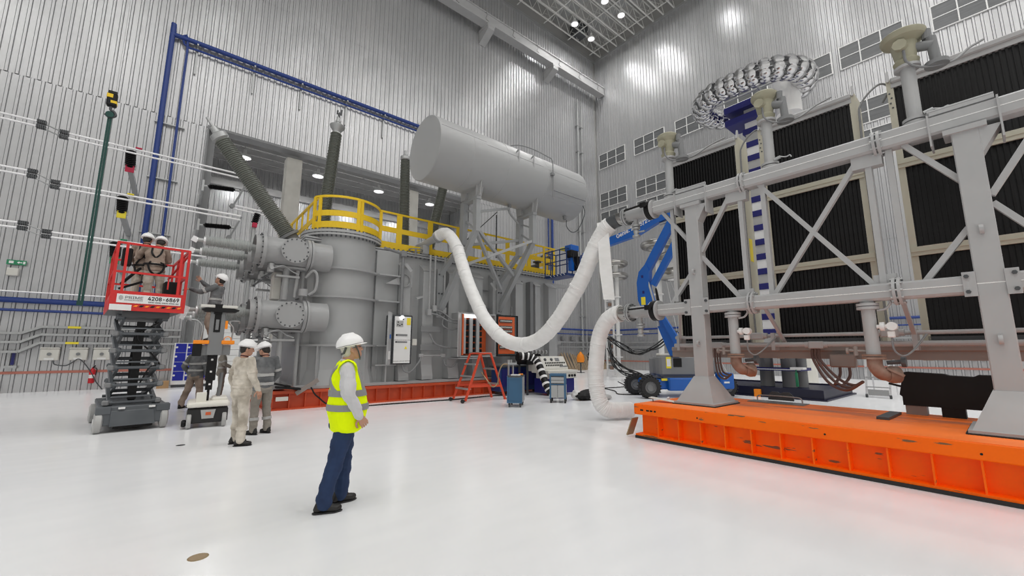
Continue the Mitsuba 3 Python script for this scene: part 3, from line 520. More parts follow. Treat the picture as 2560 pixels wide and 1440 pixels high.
# tap changer drive stems, small valves
obj('stem', cat(cyl((11.62, 13.3, 1.0), (11.62, 13.3, 4.6), 0.03, 8), cyl((10.8, 13.0, 2.2), (10.8, 13.0, 3.4), 0.03, 8), box((12.02, 13.2, 1.2), (12.2, 13.5, 4.6)), [box((9.5, 13.3, z), (9.9, 13.48, z+0.03)) for z in (1.9, 2.6, 3.3, 4.0)]), 'm_midgrey', tr, False)
obj('pressure_pipe', cat(pipe((13.75, 14.6, 2.9), (14.95, 14.6, 2.9), 0.30, 0.36, 28), pipe((14.9, 14.6, 2.9), (14.98, 14.6, 2.9), 0.28, 0.44, 28), cyl((13.7, 14.8, 4.15), (14.6, 14.8, 4.15), 0.3, 24), box((13.7, 13.6, 1.9), (14.3, 13.9, 2.05)), box((13.7, 13.7, 4.65), (14.9, 13.95, 4.8))), 'm_tanklight', tr, 30)
# side ducts with white bushings
def duct(y, z, n):
    near = n == 0
    k = obj('bus_duct', cat(lathe([(0.40, 1.62 if near else 1.62), (0.40, 3.15)], (0, y, z), (1, 0, 0), 32), lathe([(0, 0), (0.41, 0.0)], (1.78, y, z), (1, 0, 0), 32), pipe((1.78, y, z), (1.86, y, z), 0.2, 0.50, 32), pipe((2.92, y, z), (3.0, y, z), 0.3, 0.47, 32), pipe((3.02, y, z), (3.08, y, z), 0.3, 0.47, 32), cyl((3.0, y, z), (3.6, y, z), 0.42, 32)), 'm_tanklight', tr, 35, label='grey bus duct with a white ribbed bushing')
    obj('cover_plate', cat(cyl((2.56, y, z), (2.56, y-0.50, z), 0.31, 28), cyl((2.56, y-0.50, z), (2.56, y-0.54, z), 0.36, 32)), 'm_tanklight', k, 30)
    obj('cover_bolt', cat(bolts((2.56, y-0.54, z), (0, -1, 0), 0.32, 16, 0.02, 0.02)+bolts((1.78, y, z), (-1, 0, 0), 0.45, 18, 0.02, 0.03)), 'm_darkgrey', k, False)
    zb = z+0.04
    obj('bushing', lathe([(0, 0), (0.08, 0.0), (0.085, 0.22)]+[(r, t+0.22) for r, t in shedprof(0.125, 0.112, 1.02, 0.030, 0.040)]+[(0.10, 1.24), (0.05, 1.26), (0.05, 1.40), (0, 1.40)], (1.78, y, zb), (-1, 0, 0), 20), 'm_silicone', k, False)
    obj('terminal', cat(cyl((0.55, y, zb), (0.36, y, zb), 0.045, 10), cyl((0.54, y, zb), (0.50, y, zb), 0.10, 14), bar((0.38, y, zb-0.02), (0.26, y, zb+0.03), 0.05, 0.14)), 'm_alu', k, 30)
    obj('gas_valve', cat(cyl((2.05, y-0.15, z-0.38), (2.05, y-0.15, z-0.62), 0.09, 12), cyl((2.05, y-0.32, z-0.52), (2.05, y-0.1, z-0.52), 0.05, 10), tube(smoothpath([(2.12, y-0.2, z-0.5), (2.35, y-0.25, z-0.42), (2.55, y-0.25, z-0.55), (2.75, y-0.2, z-0.62)], 5), 0.018, 6), box((2.2, y-0.12, z-0.72), (2.8, y+0.12, z-0.66))), 'm_galv', k, 30)
for n, (y, z) in enumerate(((13.1, 4.38), (14.6, 4.38), (16.3, 4.34), (13.1, 2.58), (14.6, 2.58), (16.3, 2.58))): duct(y, z, n)
obj('duct_stand', cat(cyl((2.45, 13.1, 0.6), (2.45, 13.1, 2.15), 0.075, 14), cyl((2.46, 13.1, 3.02), (2.47, 13.1, 3.95), 0.085, 14), cyl((2.72, 13.05, 3.1), (2.76, 13.05, 3.9), 0.05, 12), box((2.1, 12.95, 3.92), (2.95, 13.25, 3.98)), box((2.1, 12.95, 2.12), (2.95, 13.25, 2.17)), cyl((2.95, 13.3, 0.6), (2.95, 13.3, 3.9), 0.05, 10), box((2.2, 13.0, 0.55), (2.7, 16.5, 0.66)), cyl((2.45, 16.2, 0.6), (2.45, 16.2, 2.15), 0.075, 12), tube(smoothpath([(2.95, 12.95, 3.7), (3.1, 12.8, 3.9), (3.22, 12.78, 3.75), (3.2, 12.8, 3.35), (3.05, 12.9, 3.2)], 5), 0.04, 8), cyl((2.9, 12.9, 3.15), (2.9, 12.9, 3.35), 0.12, 14)), 'm_tanklight', tr, 30)
obj('drive_box', cat(box((2.2, 13.4, 3.05), (2.42, 13.75, 3.85), 0.02)), 'm_offwhite', tr, False)
obj('coupling_rod', [cyl((2.1, 13.0, 3.78), (2.1, 16.4, 3.78), 0.03, 8), cyl((2.1, 13.0, 1.98), (2.1, 16.4, 1.98), 0.03, 8)], 'm_darkgrey', tr, 30)
# wrapped oil hose from the transformer to the cooler frame
H1 = [(7.09, 12.6, 5.64), (7.12, 12.3, 5.67), (7.16, 11.95, 5.50), (7.22, 11.55, 5.0), (7.25, 11.35, 4.55), (7.29, 10.98, 3.79), (7.36, 10.49, 2.98), (7.41, 10.10, 2.47), (7.5, 9.46, 1.98), (7.59, 8.77, 1.77), (7.67, 8.13, 1.89), (7.75, 7.53, 2.32), (7.82, 7.02, 2.95), (7.87, 6.65, 3.5), (7.92, 6.29, 4.16), (7.96, 6.06, 4.50), (7.99, 5.88, 4.63)]
def wrapped(P, r, seed):
    Q = smoothpath(P, 30); me = tube(Q, r, 20); n = len(Q)
    rr = np.random.default_rng(seed); c = np.repeat(Q, 20, 0); v = me.vertices.copy(); d = v[:n*20]-c
    t = np.arange(n)[:, None]; a = np.arange(20)[None]*0.9
    k = 1+0.016*rr.standard_normal(n)[:, None]+0.022*np.sin(t*0.09+a*0.35+rr.random()*6)+0.008*rr.standard_normal((n, 20)); v[:n*20] = c+d*k.reshape(-1, 1); me.vertices = v
    return me
h1 = thing('oil_hose', 'thick white wrapped oil hose sagging from the transformer top to the cooler frame', 'hose')
obj('sleeve', wrapped(H1, 0.20, 3), 'm_wrap', h1, 40)
obj('elbow', cat(tube(smoothpath([(7.96, 6.0, 4.55), (8.0, 5.85, 4.66), (8.02, 5.66, 4.70)], 5), 0.165, 18)), 'm_darkgrey', h1, 40)
for i in range(9):
    q = smoothpath(H1, 14)[20+22*i]; t = smoothpath(H1, 14)[21+22*i]-q
    obj('tape_band', lathe([(0.20, -0.03), (0.212, -0.02), (0.212, 0.02), (0.20, 0.03)], q, t, 20), 'm_white', h1, 40)
obj('hanging_wrap', prism([(-0.16, 0), (0.10, 0.02), (0.16, -1.2), (0.20, -1.9), (-0.06, -1.88), (-0.13, -1.2)], (7.85, 5.98, 4.68), (0.45, -0.89, 0), (0, 0, 1), (0.89, 0.45, 0), 0.035), 'm_wrap', h1, False, label='loose flat end of the white wrapping hanging straight down')
# ================================================================ orange transport platform and cooler frame
op = thing('transport_platform', 'bright orange steel transport platform with ribbed side in the foreground right', 'platform')
PY0, PY1 = -4.6, 4.72
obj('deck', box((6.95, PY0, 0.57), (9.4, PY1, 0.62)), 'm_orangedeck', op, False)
obj('top_flange', cat(box((6.93, PY0, 0.43), (7.0, PY1, 0.615), 0.012), box((7.0, PY1-0.06, 0.43), (9.4, PY1+0.02, 0.6), 0.01), box((9.35, PY0, 0.43), (9.42, PY1, 0.6))), 'm_orange', op, False)
obj('web', cat(box((7.13, PY0, 0.06), (7.16, PY1-0.05, 0.57)), box((7.13, PY1-0.10, 0.06), (9.3, PY1-0.07, 0.57)), box((9.2, PY0, 0.06), (9.23, PY1-0.05, 0.57))), 'm_orange', op, False)
obj('bottom_flange', cat(box((6.96, PY0, 0.045), (7.18, PY1, 0.075)), box((7.1, PY1-0.16, 0.045), (9.3, PY1-0.02, 0.075))), 'm_orange', op, False)
obj('rubber_strip', box((6.94, PY0, 0.0), (9.38, PY1, 0.045)), 'm_rubber', op, False)
_pr = mikit.ply(box((6.975, -0.009, 0.07), (7.135, 0.009, 0.44)), 'm_orange', False)
for i in range(23): obj('rib', _pr, None, op, tw=T().translate([0, 4.26-0.39*i, 0]))
obj('corner_guard', cat(bar((7.0, PY1+0.03, 0.35), (7.0, PY1+0.16, 0.03), 0.20, 0.02, (0, 0.7, 0.7)), bar((6.98, PY1+0.12, 0.18), (7.12, PY1+0.14, 0.17), 0.02, 0.03)), 'm_brass', op, False)
obj('bolt_hole', cat([cyl((6.925, y, 0.50), (6.935, y, 0.50), 0.012, 8) for y in (3.5, 1.75, 0.35)]), 'm_black', op, False)
obj('stencil', cat([box((6.926, y, 0.505), (6.9295, y+w, 0.53)) for y, w in ((4.52, 0.06), (4.40, 0.055), (4.33, 0.05), (4.26, 0.04))]), 'm_black', op, False)
fr = thing('cooler_gantry', 'tall grey steel frame with two header pipes, standing on the orange platform', 'frame')
FX = 8.02
def frustum(x, y, z0, z1, a0, b0, a1, b1):
    v = [(x+s*a, y+t*b, z) for z, a, b in ((z0, a0, b0), (z1, a1, b1)) for s, t in ((-1, -1), (1, -1), (1, 1), (-1, 1))]
    return trimesh.convex.convex_hull(np.array(v))
def column(y):
    k = obj('column', cat(box((FX-0.13, y-0.13, 0.66), (FX+0.13, y+0.13, 4.55), 0.012)), 'm_frame', fr, 20)
    obj('base_plate', cat(box((FX-0.5, y-0.38, 0.635), (FX+0.5, y+0.38, 0.67))), 'm_frame', k, False)
    obj('rubber_pad', box((FX-0.52, y-0.40, 0.62), (FX+0.52, y+0.40, 0.636)), 'm_rubber', k, False)
    obj('gusset', frustum(FX, y, 0.668, 1.13, 0.46, 0.345, 0.14, 0.14), 'm_frame', k, False)
    obj('head_plate', cat(box((FX-0.17, y-0.2, 4.50), (FX+0.17, y+0.2, 4.57)), box((FX-0.16, y-0.33, 4.30), (FX+0.16, y-0.31, 4.86)), box((FX-0.16, y+0.31, 4.40), (FX+0.16, y+0.33, 4.86)), prism([(0, 0), (0.2, 0), (0, -0.35)], (FX-0.12, y-0.12, 4.5), (0, -1, 0), (0, 0, 1), (1, 0, 0), 0.24)), 'm_frame', k, False)
    obj('bracket', cat(box((FX-0.12, y-0.30, 4.85), (FX+0.12, y+0.30, 4.90)), cyl((FX-0.05, y-0.3, 4.93), (FX-0.05, y+0.32, 4.93), 0.03, 8)), 'm_frame', k, False)
    obj('joint_plate', [box((FX-0.155, y-0.24, 2.30), (FX-0.125, y-0.12, 2.62)), box((FX-0.155, y+0.12, 2.30), (FX-0.125, y+0.24, 2.62))], 'm_frame', k, False)
    obj('bolt', cat([cyl((FX-0.185, y+dy, z), (FX-0.15, y+dy, z), 0.025, 6) for dy in (-0.2, 0.2) for z in (2.36, 2.56)]), 'm_darkgrey', k, False)
    for z in (1.75, 3.15): obj('lug', cat(pipe((FX-0.16, y-0.02, z), (FX-0.16, y+0.02, z), 0.035, 0.06, 14)), 'm_frame', k, 30)
for y in (3.85, 0.08, -3.7): column(y)
def header(z, h, y1, tag):
    k = obj('header', cat(box((FX-0.125, -4.4, z-h/2), (FX+0.125, 4.72, z+h/2), 0.03)), 'm_frame', fr, 25)
    obj('weld_line', box((FX-0.131, -4.4, z-0.006), (FX-0.124, 4.7, z+0.006)), 'm_white', k, False)
    for y in (2.88, 0.96, -1.0):
        obj('joint_flange', [pipe((FX, y-0.045, z), (FX, y-0.01, z), 0.1, 0.20, 24), pipe((FX, y+0.01, z), (FX, y+0.045, z), 0.1, 0.20, 24)], 'm_frame', k, 30)
        obj('bolt', cat(bolts((FX, y-0.07, z), (0, 1, 0), 0.175, 10, 0.016, 0.14)), 'm_galv', k, False)
    obj('end_flange', [pipe((FX, 4.70, z), (FX, 4.75, z), 0.1, 0.21, 28), pipe((FX, 4.87, z), (FX, 4.90, z), 0.1, 0.20, 28)], 'm_frame', k, 30)
    obj('butterfly_valve', cat(pipe((FX, 4.76, z), (FX, 4.86, z), 0.1, 0.215, 28), cyl((FX-0.2, 4.81, z+0.05), (FX-0.32, 4.81, z+0.05), 0.035, 10), bar((FX-0.32, 4.84, z+0.05), (FX-0.32, 5.28, z+0.035), 0.035, 0.03), box((FX-0.33, 4.76, z), (FX-0.28, 4.88, z+0.1))), 'm_black', k, 30)
    obj('spool', cat(cyl((FX, 4.9, z), (FX, 5.42, z), 0.135, 24), cyl((FX, 5.20, z-0.12), (FX, 5.20, z-0.28), 0.05, 12)), 'm_tanklight', k, 30)
    obj('spool_flange', [pipe((FX, 5.40, z), (FX, 5.44, z), 0.1, 0.205, 28), pipe((FX, 5.455, z), (FX, 5.49, z), 0.1, 0.205, 28)], 'm_galv', k, 30)
    obj('spool_bolt', cat(bolts((FX, 5.37, z), (0, 1, 0), 0.178, 12, 0.014, 0.15)), 'm_darkgrey', k, False)
    obj('steel_sleeve', cat(cyl((FX, 5.49, z), (FX, 5.74, z), 0.155, 24), pipe((FX, 5.70, z), (FX, 5.72, z), 0.1, 0.162, 24)), 'm_steel', k, 30)
    obj('drain_valve', cat(cyl((FX, 5.20, z-0.26), (FX, 5.20, z-0.30), 0.09, 16), cyl((FX, 5.20, z-0.32), (FX, 5.20, z-0.36), 0.09, 16), lathe([(0.05, 0), (0.07, 0.05), (0.05, 0.12), (0.09, 0.14), (0.09, 0.18), (0, 0.18)], (FX, 5.2, z-0.36), (0, 0, -1), 14), cyl((FX, 5.2, z-0.43), (FX+0.02, 5.0, z-0.43), 0.02, 8)), 'm_galv', k, 30)
header(4.71, 0.27, 0, 'u'); header(2.46, 0.24, 0, 'l')
for y, z0, z1 in ((4.30, 2.6, 4.57), (2.95, 2.58, 4.57), (2.56, 2.58, 4.57), (1.10, 2.58, 4.57), (0.85, 2.58, 4.57)):
    obj('strut', box((FX-0.04, y-0.038, z0), (FX+0.05, y+0.038, z1)), 'm_frame', fr, False)
for a, b in (((2.62, 4.60), (1.20, 2.57)), ((1.19, 4.58), (2.52, 2.57)), ((3.10, 4.6), (3.73, 3.55)), ((3.73, 3.45), (3.08, 2.57)), ((4.54, 4.6), (3.97, 3.80)), ((3.97, 3.15), (4.40, 2.6)), ((0.75, 4.68), (0.19, 3.88)), ((0.19, 3.22), (0.66, 2.57)), ((-0.05, 3.6), (-0.62, 4.55)), ((-0.05, 3.5), (-0.66, 2.6))):
    obj('diagonal', bar((FX+0.0, *a), (FX+0.0, *b), 0.07, 0.085, (1, 0, 0)), 'm_frame', fr, False)
for y in (2.95, 1.05): obj('corner_plate', [box((FX-0.06, y-0.12, 4.38), (FX+0.1, y+0.24, 4.58)), box((FX-0.02, y-0.10, 2.58), (FX+0.02, y+0.16, 2.72))], 'm_frame', fr, False)
# riser pipes with khaki valve heads on the upper header, pump bends under the lower one
def riser(y, tag):
    k = obj('riser', cat(cyl((FX+0.08, y, 4.84), (FX+0.09, y, 5.85), 0.085, 18), cyl((FX+0.08, y, 4.86), (FX+0.08, y, 4.90), 0.14, 18), cyl((FX+0.08, y, 4.92), (FX+0.08, y, 4.96), 0.14, 18), cyl((FX+0.09, y, 5.76), (FX+0.09, y, 5.80), 0.15, 18)), 'm_frame', fr, 30)
    big = 1.0 if y > 1 else 1.22
    obj('valve_head', lathe([(0, 5.81), (0.13, 5.81), (0.15, 5.88), (0.12, 5.92), (0.13, 5.98), (0.145, 6.10), (0.15, 6.16), (0.20*big, 6.22), (0.215*big, 6.26), (0.215*big, 6.30), (0.19*big, 6.325), (0, 6.33)], (FX+0.09, y, 0), (0, 0, 1), 24), 'm_khaki', k, 30, label='khaki cast valve head with a round lid')
    obj('side_port', cat(cyl((FX+0.09, y, 6.08), (FX-0.12, y+0.03, 6.08), 0.075, 16), cyl((FX-0.12, y+0.03, 6.08), (FX-0.135, y+0.03, 6.08), 0.085, 8)), 'm_khaki', k, 30)
    obj('sensor', cat(cyl((FX+0.1, y-0.12, 6.06), (FX+0.1, y-0.30, 6.0), 0.07, 14), cyl((FX+0.1, y-0.28, 6.12), (FX+0.1, y-0.30, 5.72), 0.06, 14), cyl((FX+0.1, y-0.30, 5.72), (FX+0.1, y-0.30, 5.66), 0.13, 16), cyl((FX+0.1, y-0.24, 6.12), (FX+0.1, y-0.25, 6.26), 0.05, 10)), 'm_midgrey', k, 30)
    obj('cable', tube(smoothpath([(FX-0.06, y, 6.0), (FX-0.05, y-0.02, 5.8), (FX+0.0, y-0.18, 5.66), (FX+0.25, y-0.45, 5.72), (FX+0.7, y-0.62, 6.05), (FX+1.15, y-0.78, 6.33)], 7), 0.017, 7), 'm_midgrey', k)
    obj('small_valve', cat(cyl((FX-0.02, y-0.1, 4.97), (FX-0.02, y-0.2, 4.99), 0.03, 8), tube(smoothpath([(FX-0.02, y-0.18, 5.0), (FX-0.02, y-0.28, 4.96), (FX-0.02, y-0.34, 4.97), (FX-0.02, y-0.36, 4.93)], 4), 0.012, 6)), 'm_galv', k, 30)
for y in (4.37, 2.43, 0.53): riser(y, 0)
def pump(y):
    k = obj('down_pipe', cat(cyl((FX, y, 1.5), (FX, y, 2.36), 0.085, 18), cyl((FX, y, 2.27), (FX, y, 2.31), 0.135, 18), cyl((FX, y, 2.22), (FX, y, 2.26), 0.135, 18)), 'm_frame', fr, 30)
    obj('bend', cat(tube(smoothpath([(FX, y, 1.5), (FX, y-0.005, 1.38), (FX+0.06, y-0.06, 1.28), (FX+0.18, y-0.12, 1.27)], 5), 0.09, 16), lathe([(0, 0), (0.10, 0.0), (0.125, 0.06), (0.12, 0.14), (0.07, 0.17), (0, 0.17)], (FX+0.12, y-0.10, 1.27), (0.45, -0.5, 0), 18), cyl((FX, y, 1.49), (FX, y, 1.52), 0.14, 18), cyl((FX, y, 1.53), (FX, y, 1.56), 0.14, 18), bar((FX+0.05, y-0.12, 1.36), (FX+0.05, y-0.30, 1.26), 0.04, 0.03)), 'm_rust', k, 30, label='rusty pipe bend')
    obj('transmitter', cat(cyl((FX-0.04, y-0.08, 1.96), (FX-0.04, y-0.24, 1.96), 0.03, 10), cyl((FX-0.04, y-0.12, 1.96), (FX-0.04, y-0.17, 1.96), 0.065, 14), cyl((FX-0.10, y-0.25, 1.96), (FX+0.0, y-0.25, 1.96), 0.06, 14), box((FX-0.08, y-0.27, 1.80), (FX, y-0.19, 1.89), 0.01)), 'm_white', k, 30)
    obj('cable', tube(smoothpath([(FX-0.04, y-0.23, 1.8), (FX-0.04, y-0.24, 1.62), (FX, y-0.32, 1.54), (FX+0.1, y-0.42, 1.62), (FX+0.4, y-0.55, 1.85)], 6), 0.013, 6), 'm_midgrey', k)
    obj('sample_valve', cat(cyl((FX, y+0.06, 1.60), (FX-0.02, y+0.30, 1.62), 0.02, 8), cyl((FX-0.01, y+0.2, 1.54), (FX-0.01, y+0.2, 1.68), 0.03, 10), pipe((FX-0.02, y+0.28, 1.61), (FX-0.02, y+0.31, 1.61), 0.01, 0.05, 10)), 'm_taupe', k, 30)
    obj('wheel_valve', cat(cyl((FX+0.1, y-0.12, 1.44), (FX+0.1, y-0.3, 1.46), 0.03, 8), cyl((FX+0.1, y-0.28, 1.46), (FX+0.1, y-0.33, 1.46), 0.08, 14)), 'm_darkgrey', k, 30)
    obj('drain_loop', tube(smoothpath([(FX, y-0.1, 2.2), (FX, y-0.2, 2.22), (FX, y-0.26, 2.3), (FX, y-0.24, 2.36)], 4), 0.018, 7), 'm_frame', k)
for y in (3.25, 1.32): pump(y)
# three black finned coolers behind the frame
RX = 9.3
def cooler(y0, label):
    y1 = y0+1.52
    t = thing('cooler', label, 'radiator', 'black coolers behind the grey frame')
    obj('side_frame', cat(box((RX, y0-0.06, 1.50), (RX+0.45, y0, 6.30)), box((RX, y0-0.06, 1.5), (RX+0.03, y0+0.03, 6.3))), 'm_cream', t, False)
    obj('side_frame', cat(box((RX, y1, 1.50), (RX+0.45, y1+0.06, 6.30)), box((RX, y1-0.03, 1.5), (RX+0.03, y1+0.06, 6.3))), 'm_cream', t, False)
    obj('top_tank', cat(box((RX-0.01, y0, 6.14), (RX+0.45, y1, 6.22)), box((RX-0.05, y0, 6.22), (RX+0.45, y1, 6.32), 0.02)), 'm_frame', t, False)
    obj('bottom_tank', box((RX, y0, 1.72), (RX+0.45, y1, 1.84)), 'm_darkgrey', t, False)
    obj('core', box((RX+0.05, y0, 1.84), (RX+0.40, y1, 6.14)), 'm_fin', t, False)
    fd = mikit.ply(cat(box((RX+0.008, -0.013, 1.84), (RX+0.06, 0.013, 6.14))), 'm_black', False)
    for i in range(24): obj('fin', fd, None, t, tw=T().translate([0, y0+0.035+0.0632*i, 0]))
    for z in (4.75, 3.22): obj('cross_bar', cat(box((RX-0.03, y0-0.05, z-0.075), (RX+0.01, y1+0.05, z+0.075)), box((RX-0.045, y0-0.05, z-0.012), (RX-0.03, y1+0.05, z+0.012))), 'm_cream', t, False)
    for y in (y0-0.03, y1+0.03):
        obj('lug', cat(prism([(-0.04, 0), (0.10, 0), (0.07, 0.22), (0.03, 0.22)], (RX, y-0.015, 6.26), (1, 0, 0), (0, 0, 1), (0, 1, 0), 0.03)), 'm_frame', t, False)
        obj('foot', prism([(-0.13, 0), (0.13, 0), (0.07, -0.26), (-0.05, -0.26)], (RX+0.02, y, 1.72), (0, 1, 0), (0, 0, 1), (1, 0, 0), 0.03), 'm_cream', t, False)
    obj('bolt', cat([cyl((RX-0.01, y1+0.03-0.02*(i % 2), 6.05-0.09*i), (RX+0.01, y1+0.03-0.02*(i % 2), 6.05-0.09*i), 0.014, 6) for i in range(4)]), 'm_darkgrey', t, False)
    for y in (y0-0.09,): obj('cable', tube(smoothpath([(RX-0.03, y, 1.9), (RX-0.04, y+0.01, 3.5), (RX-0.04, y, 5.6), (RX-0.02, y-0.05, 6.05), (RX+0.05, y-0.3, 6.32), (RX+0.2, y-0.42, 6.25), (RX+0.25, y-0.3, 6.05)], 7), 0.018, 6), 'm_midgrey', t)
    obj('ladder_mark', cat(box((RX+0.12, y0-0.064, 3.5), (RX+0.28, y0-0.0605, 4.0))), 'm_yellow2', t, False)
    return t
cooler(3.42, 'black finned cooler in a cream frame, leftmost, behind the grey column nearest the hose')
cooler(1.39, 'black finned cooler in a cream frame, behind the crossing braces')
cooler(-0.68, 'black finned cooler in a cream frame, rightmost, cut by the picture edge')
sb = thing('support_rail', 'taupe steel rail carrying the feet of the black coolers', 'rail')
obj('channel', cat(box((9.12, -2.5, 1.47), (9.34, 5.1, 1.60)), box((9.08, -2.5, 1.6), (9.34, 5.1, 1.70), 0.02)), 'm_taupe', sb, False)
obj('leg', cat(box((9.16, 4.9, 0.62), (9.3, 5.04, 1.47)) if False else box((9.14, -2.4, 0.62), (9.3, -2.2, 1.47))), 'm_taupe', sb, False)
obj('tie', [bar((FX+0.1, 4.3, 2.6), (9.2, 4.95, 1.62), 0.05), bar((FX+0.1, 2.75, 2.4), (9.2, 2.75, 1.65), 0.05), bar((FX+0.1, 0.95, 2.4), (9.2, 0.95, 1.65), 0.05)], 'm_frame', sb, False)
cdt = thing('cable_conduit', 'pair of thin horizontal conduits with junction boxes in front of the cooler bottoms', 'conduit')
obj('tube', cyl((8.95, -2.5, 1.89), (8.95, 4.9, 1.90), 0.034, 10), 'm_frame', cdt)
obj('tube', cyl((8.9, -2.5, 1.72), (8.9, 4.9, 1.73), 0.045, 10), 'm_frame', cdt)
for y, z in ((2.23, 1.72), (3.95, 1.73), (3.17, 1.9), (1.23, 1.9)): obj('junction_box', cat(box((8.83, y-0.11, z-0.07), (8.97, y+0.11, z+0.06), 0.015), cyl((8.9, y-0.17, z), (8.9, y+0.17, z), 0.055, 10)), 'm_frame', cdt, 30)
obj('support', list([box((8.85, y-0.03, 1.62), (9.15, y+0.03, 1.95)) for y in (4.8, 2.9, 0.95, -0.9)]), 'm_frame', cdt, False)
for i, dy in enumerate((0.0, 0.05, 0.10)):
    obj('hose', tube(smoothpath([(8.9, 2.30-dy, 1.66), (8.85, 2.28-dy, 1.45), (8.6, 2.05-dy*1.5, 1.10+0.03*i), (8.3, 1.75-dy, 1.0+0.04*i), (8.12, 1.5, 1.15)], 6), 0.022, 8), 'm_hosebrown', cdt)
    obj('hose', tube(smoothpath([(8.9, 4.02-dy, 1.66), (8.85, 4.0-dy, 1.4), (8.6, 3.85-dy, 1.14+0.03*i), (8.3, 3.6-dy, 1.08+0.04*i), (8.12, 3.4, 1.18)], 6), 0.018, 8), 'm_hosebrown', cdt)
obj('terminal_box', cat(box((8.95, 1.72, 1.33), (9.1, 2.08, 1.56), 0.02)), 'm_taupe', cdt, False)
obj('hose', tube(smoothpath([(9.0, 1.95, 1.35), (8.95, 1.95, 1.2), (8.8, 2.0, 1.05)], 6), 0.022, 8), 'm_hosebrown', cdt)
obj('hose', tube(smoothpath([(9.0, 1.82, 1.35), (8.95, 1.82, 1.18), (8.75, 1.9, 1.02)], 6), 0.022, 8), 'm_hosebrown', cdt)
# second wrapped hose: from the lower header to the floor
H2 = [(FX, 5.72, 2.46), (FX, 5.85, 2.45), (8.0, 6.08, 2.33), (8.0, 6.30, 2.0), (8.0, 6.42, 1.55), (8.0, 6.47, 1.1), (8.0, 6.45, 0.7), (8.02, 6.38, 0.42), (8.12, 6.27, 0.26), (8.35, 6.15, 0.215), (8.75, 6.05, 0.215)]
h2 = thing('oil_hose', 'thick white wrapped oil hose hanging from the lower header pipe down to the floor', 'hose')
obj('sleeve', wrapped(H2, 0.185, 5), 'm_wrap', h2, 40)
obj('clamp', cat(pipe((FX, 5.71, 2.46), (FX, 5.75, 2.46), 0.15, 0.20, 24), lathe([(0.185, -0.02), (0.2, -0.015), (0.2, 0.015), (0.185, 0.02)], (8.0, 6.46, 0.78), (0, 0.1, 1), 20)), 'm_wrap', h2, 30)
# ================================================================ scissor lift
def placer(x, y, ang):
    M = np.eye(4); c, s = math.cos(ang), math.sin(ang); M[:2, :2] = [[c, -s], [s, c]]; M[0, 3], M[1, 3] = x, y
    return M
def put(me, M):
    me = me.copy(); me.apply_transform(M); return me
SM = placer(-0.93, 11.44, math.radians(6.4))
def s_(name, me, m, parent, smooth=False, label=None): return obj(name, put(me, SM), m, parent, smooth, label=label)
sl = thing('scissor_lift', 'raised scissor lift with a red work platform and dark grey scissor stack', 'scissor lift')
ch = s_('chassis', cat(box((0.10, 0.0, 0.14), (1.06, 2.3, 0.42), 0.02), box((0.06, 0.02, 0.40), (1.10, 2.3, 0.50), 0.02), box((0.02, -0.02, 0.36), (0.24, 0.2, 0.50), 0.01), box((0.92, -0.02, 0.36), (1.14, 0.2, 0.5), 0.01)), 'm_lift', sl, 30)
s_('front_plate', prism([(0.24, 0.12), (0.92, 0.12), (0.88, 0.40), (0.24, 0.40)], (0, -0.02, 0), (1, 0, 0), (0, 0, 1), (0, 1, 0), 0.02), 'm_lift', ch)
for q in (0.34, 0.80): s_('sticker', box((q, -0.025, 0.445), (q+0.1, 0.03, 0.48)), 'm_white', ch)
s_('underside', box((0.3, 0.1, 0.06), (0.9, 2.2, 0.15)), 'm_black', ch)
for x, y in ((0.03, 0.12), (1.02, 0.12), (0.0, 1.95), (1.05, 1.95)):
    w = s_('wheel', cat(lathe([(0, -0.005), (0.12, 0), (0.15, 0.0), (0.20, 0.02), (0.205, 0.06), (0.20, 0.11), (0.15, 0.13), (0, 0.13)], (x-0.02, y, 0.205), (1, 0, 0), 32)), 'm_reflectlight', sl, 35)
    s_('hub', cat(cyl((x-0.03, y, 0.205), (x+0.12, y, 0.205), 0.075, 20)), 'm_white', w, 30)
N, z0, dz = 5, 0.56, 0.345
for i in range(N):
    za, zb = z0+dz*i, z0+dz*(i+1)
    for x in (0.20, 0.90):
        o = 0.05 if x < 0.5 else -0.05
        s_('scissor_arm', cat(bar((x, 0.22, za), (x, 2.05, zb), 0.05, 0.11), cyl((x-0.05, 0.22, za), (x+0.05, 0.22, za), 0.06, 12)), 'm_lift', sl, 30)
        s_('scissor_arm', cat(bar((x+o, 2.05, za), (x+o, 0.22, zb), 0.05, 0.11), cyl((x-0.05, 0.22, zb), (x+0.05, 0.22, zb), 0.06, 12)), 'm_lift', sl, 30)
    for q in (cyl((0.16, 0.20, za), (0.94, 0.20, za), 0.032, 12), cyl((0.16, 2.05, za), (0.94, 2.05, za), 0.032, 12), cyl((0.2, 1.13, (za+zb)/2), (0.9, 1.13, (za+zb)/2), 0.035, 12), box((0.22, 0.15, za+0.10), (0.88, 0.19, za+0.13))): s_('cross_tube', q, 'm_lift', sl, 30)
    for q in (0.10, 0.90): s_('end_cap', box((q, 0.12, za-0.05), (q+0.1, 0.32, za+0.05), 0.02), 'm_midgrey', sl)
s_('cylinder', cat(cyl((0.55, 0.5, 0.6), (0.55, 1.3, 1.4), 0.07, 14), cyl((0.55, 1.4, 1.2), (0.55, 0.7, 2.1), 0.07, 14), box((0.47, 0.3, 0.6), (0.6, 0.42, 2.2))), 'm_black', sl, 30)
s_('hydraulic_hose', tube(smoothpath([(0.62, 0.25, 0.9), (0.75, 0.18, 1.25), (0.9, 0.2, 1.3), (0.7, 0.22, 1.6), (0.5, 0.2, 1.9), (0.8, 0.2, 2.2)], 6), 0.014, 6), 'm_black', sl, 40)
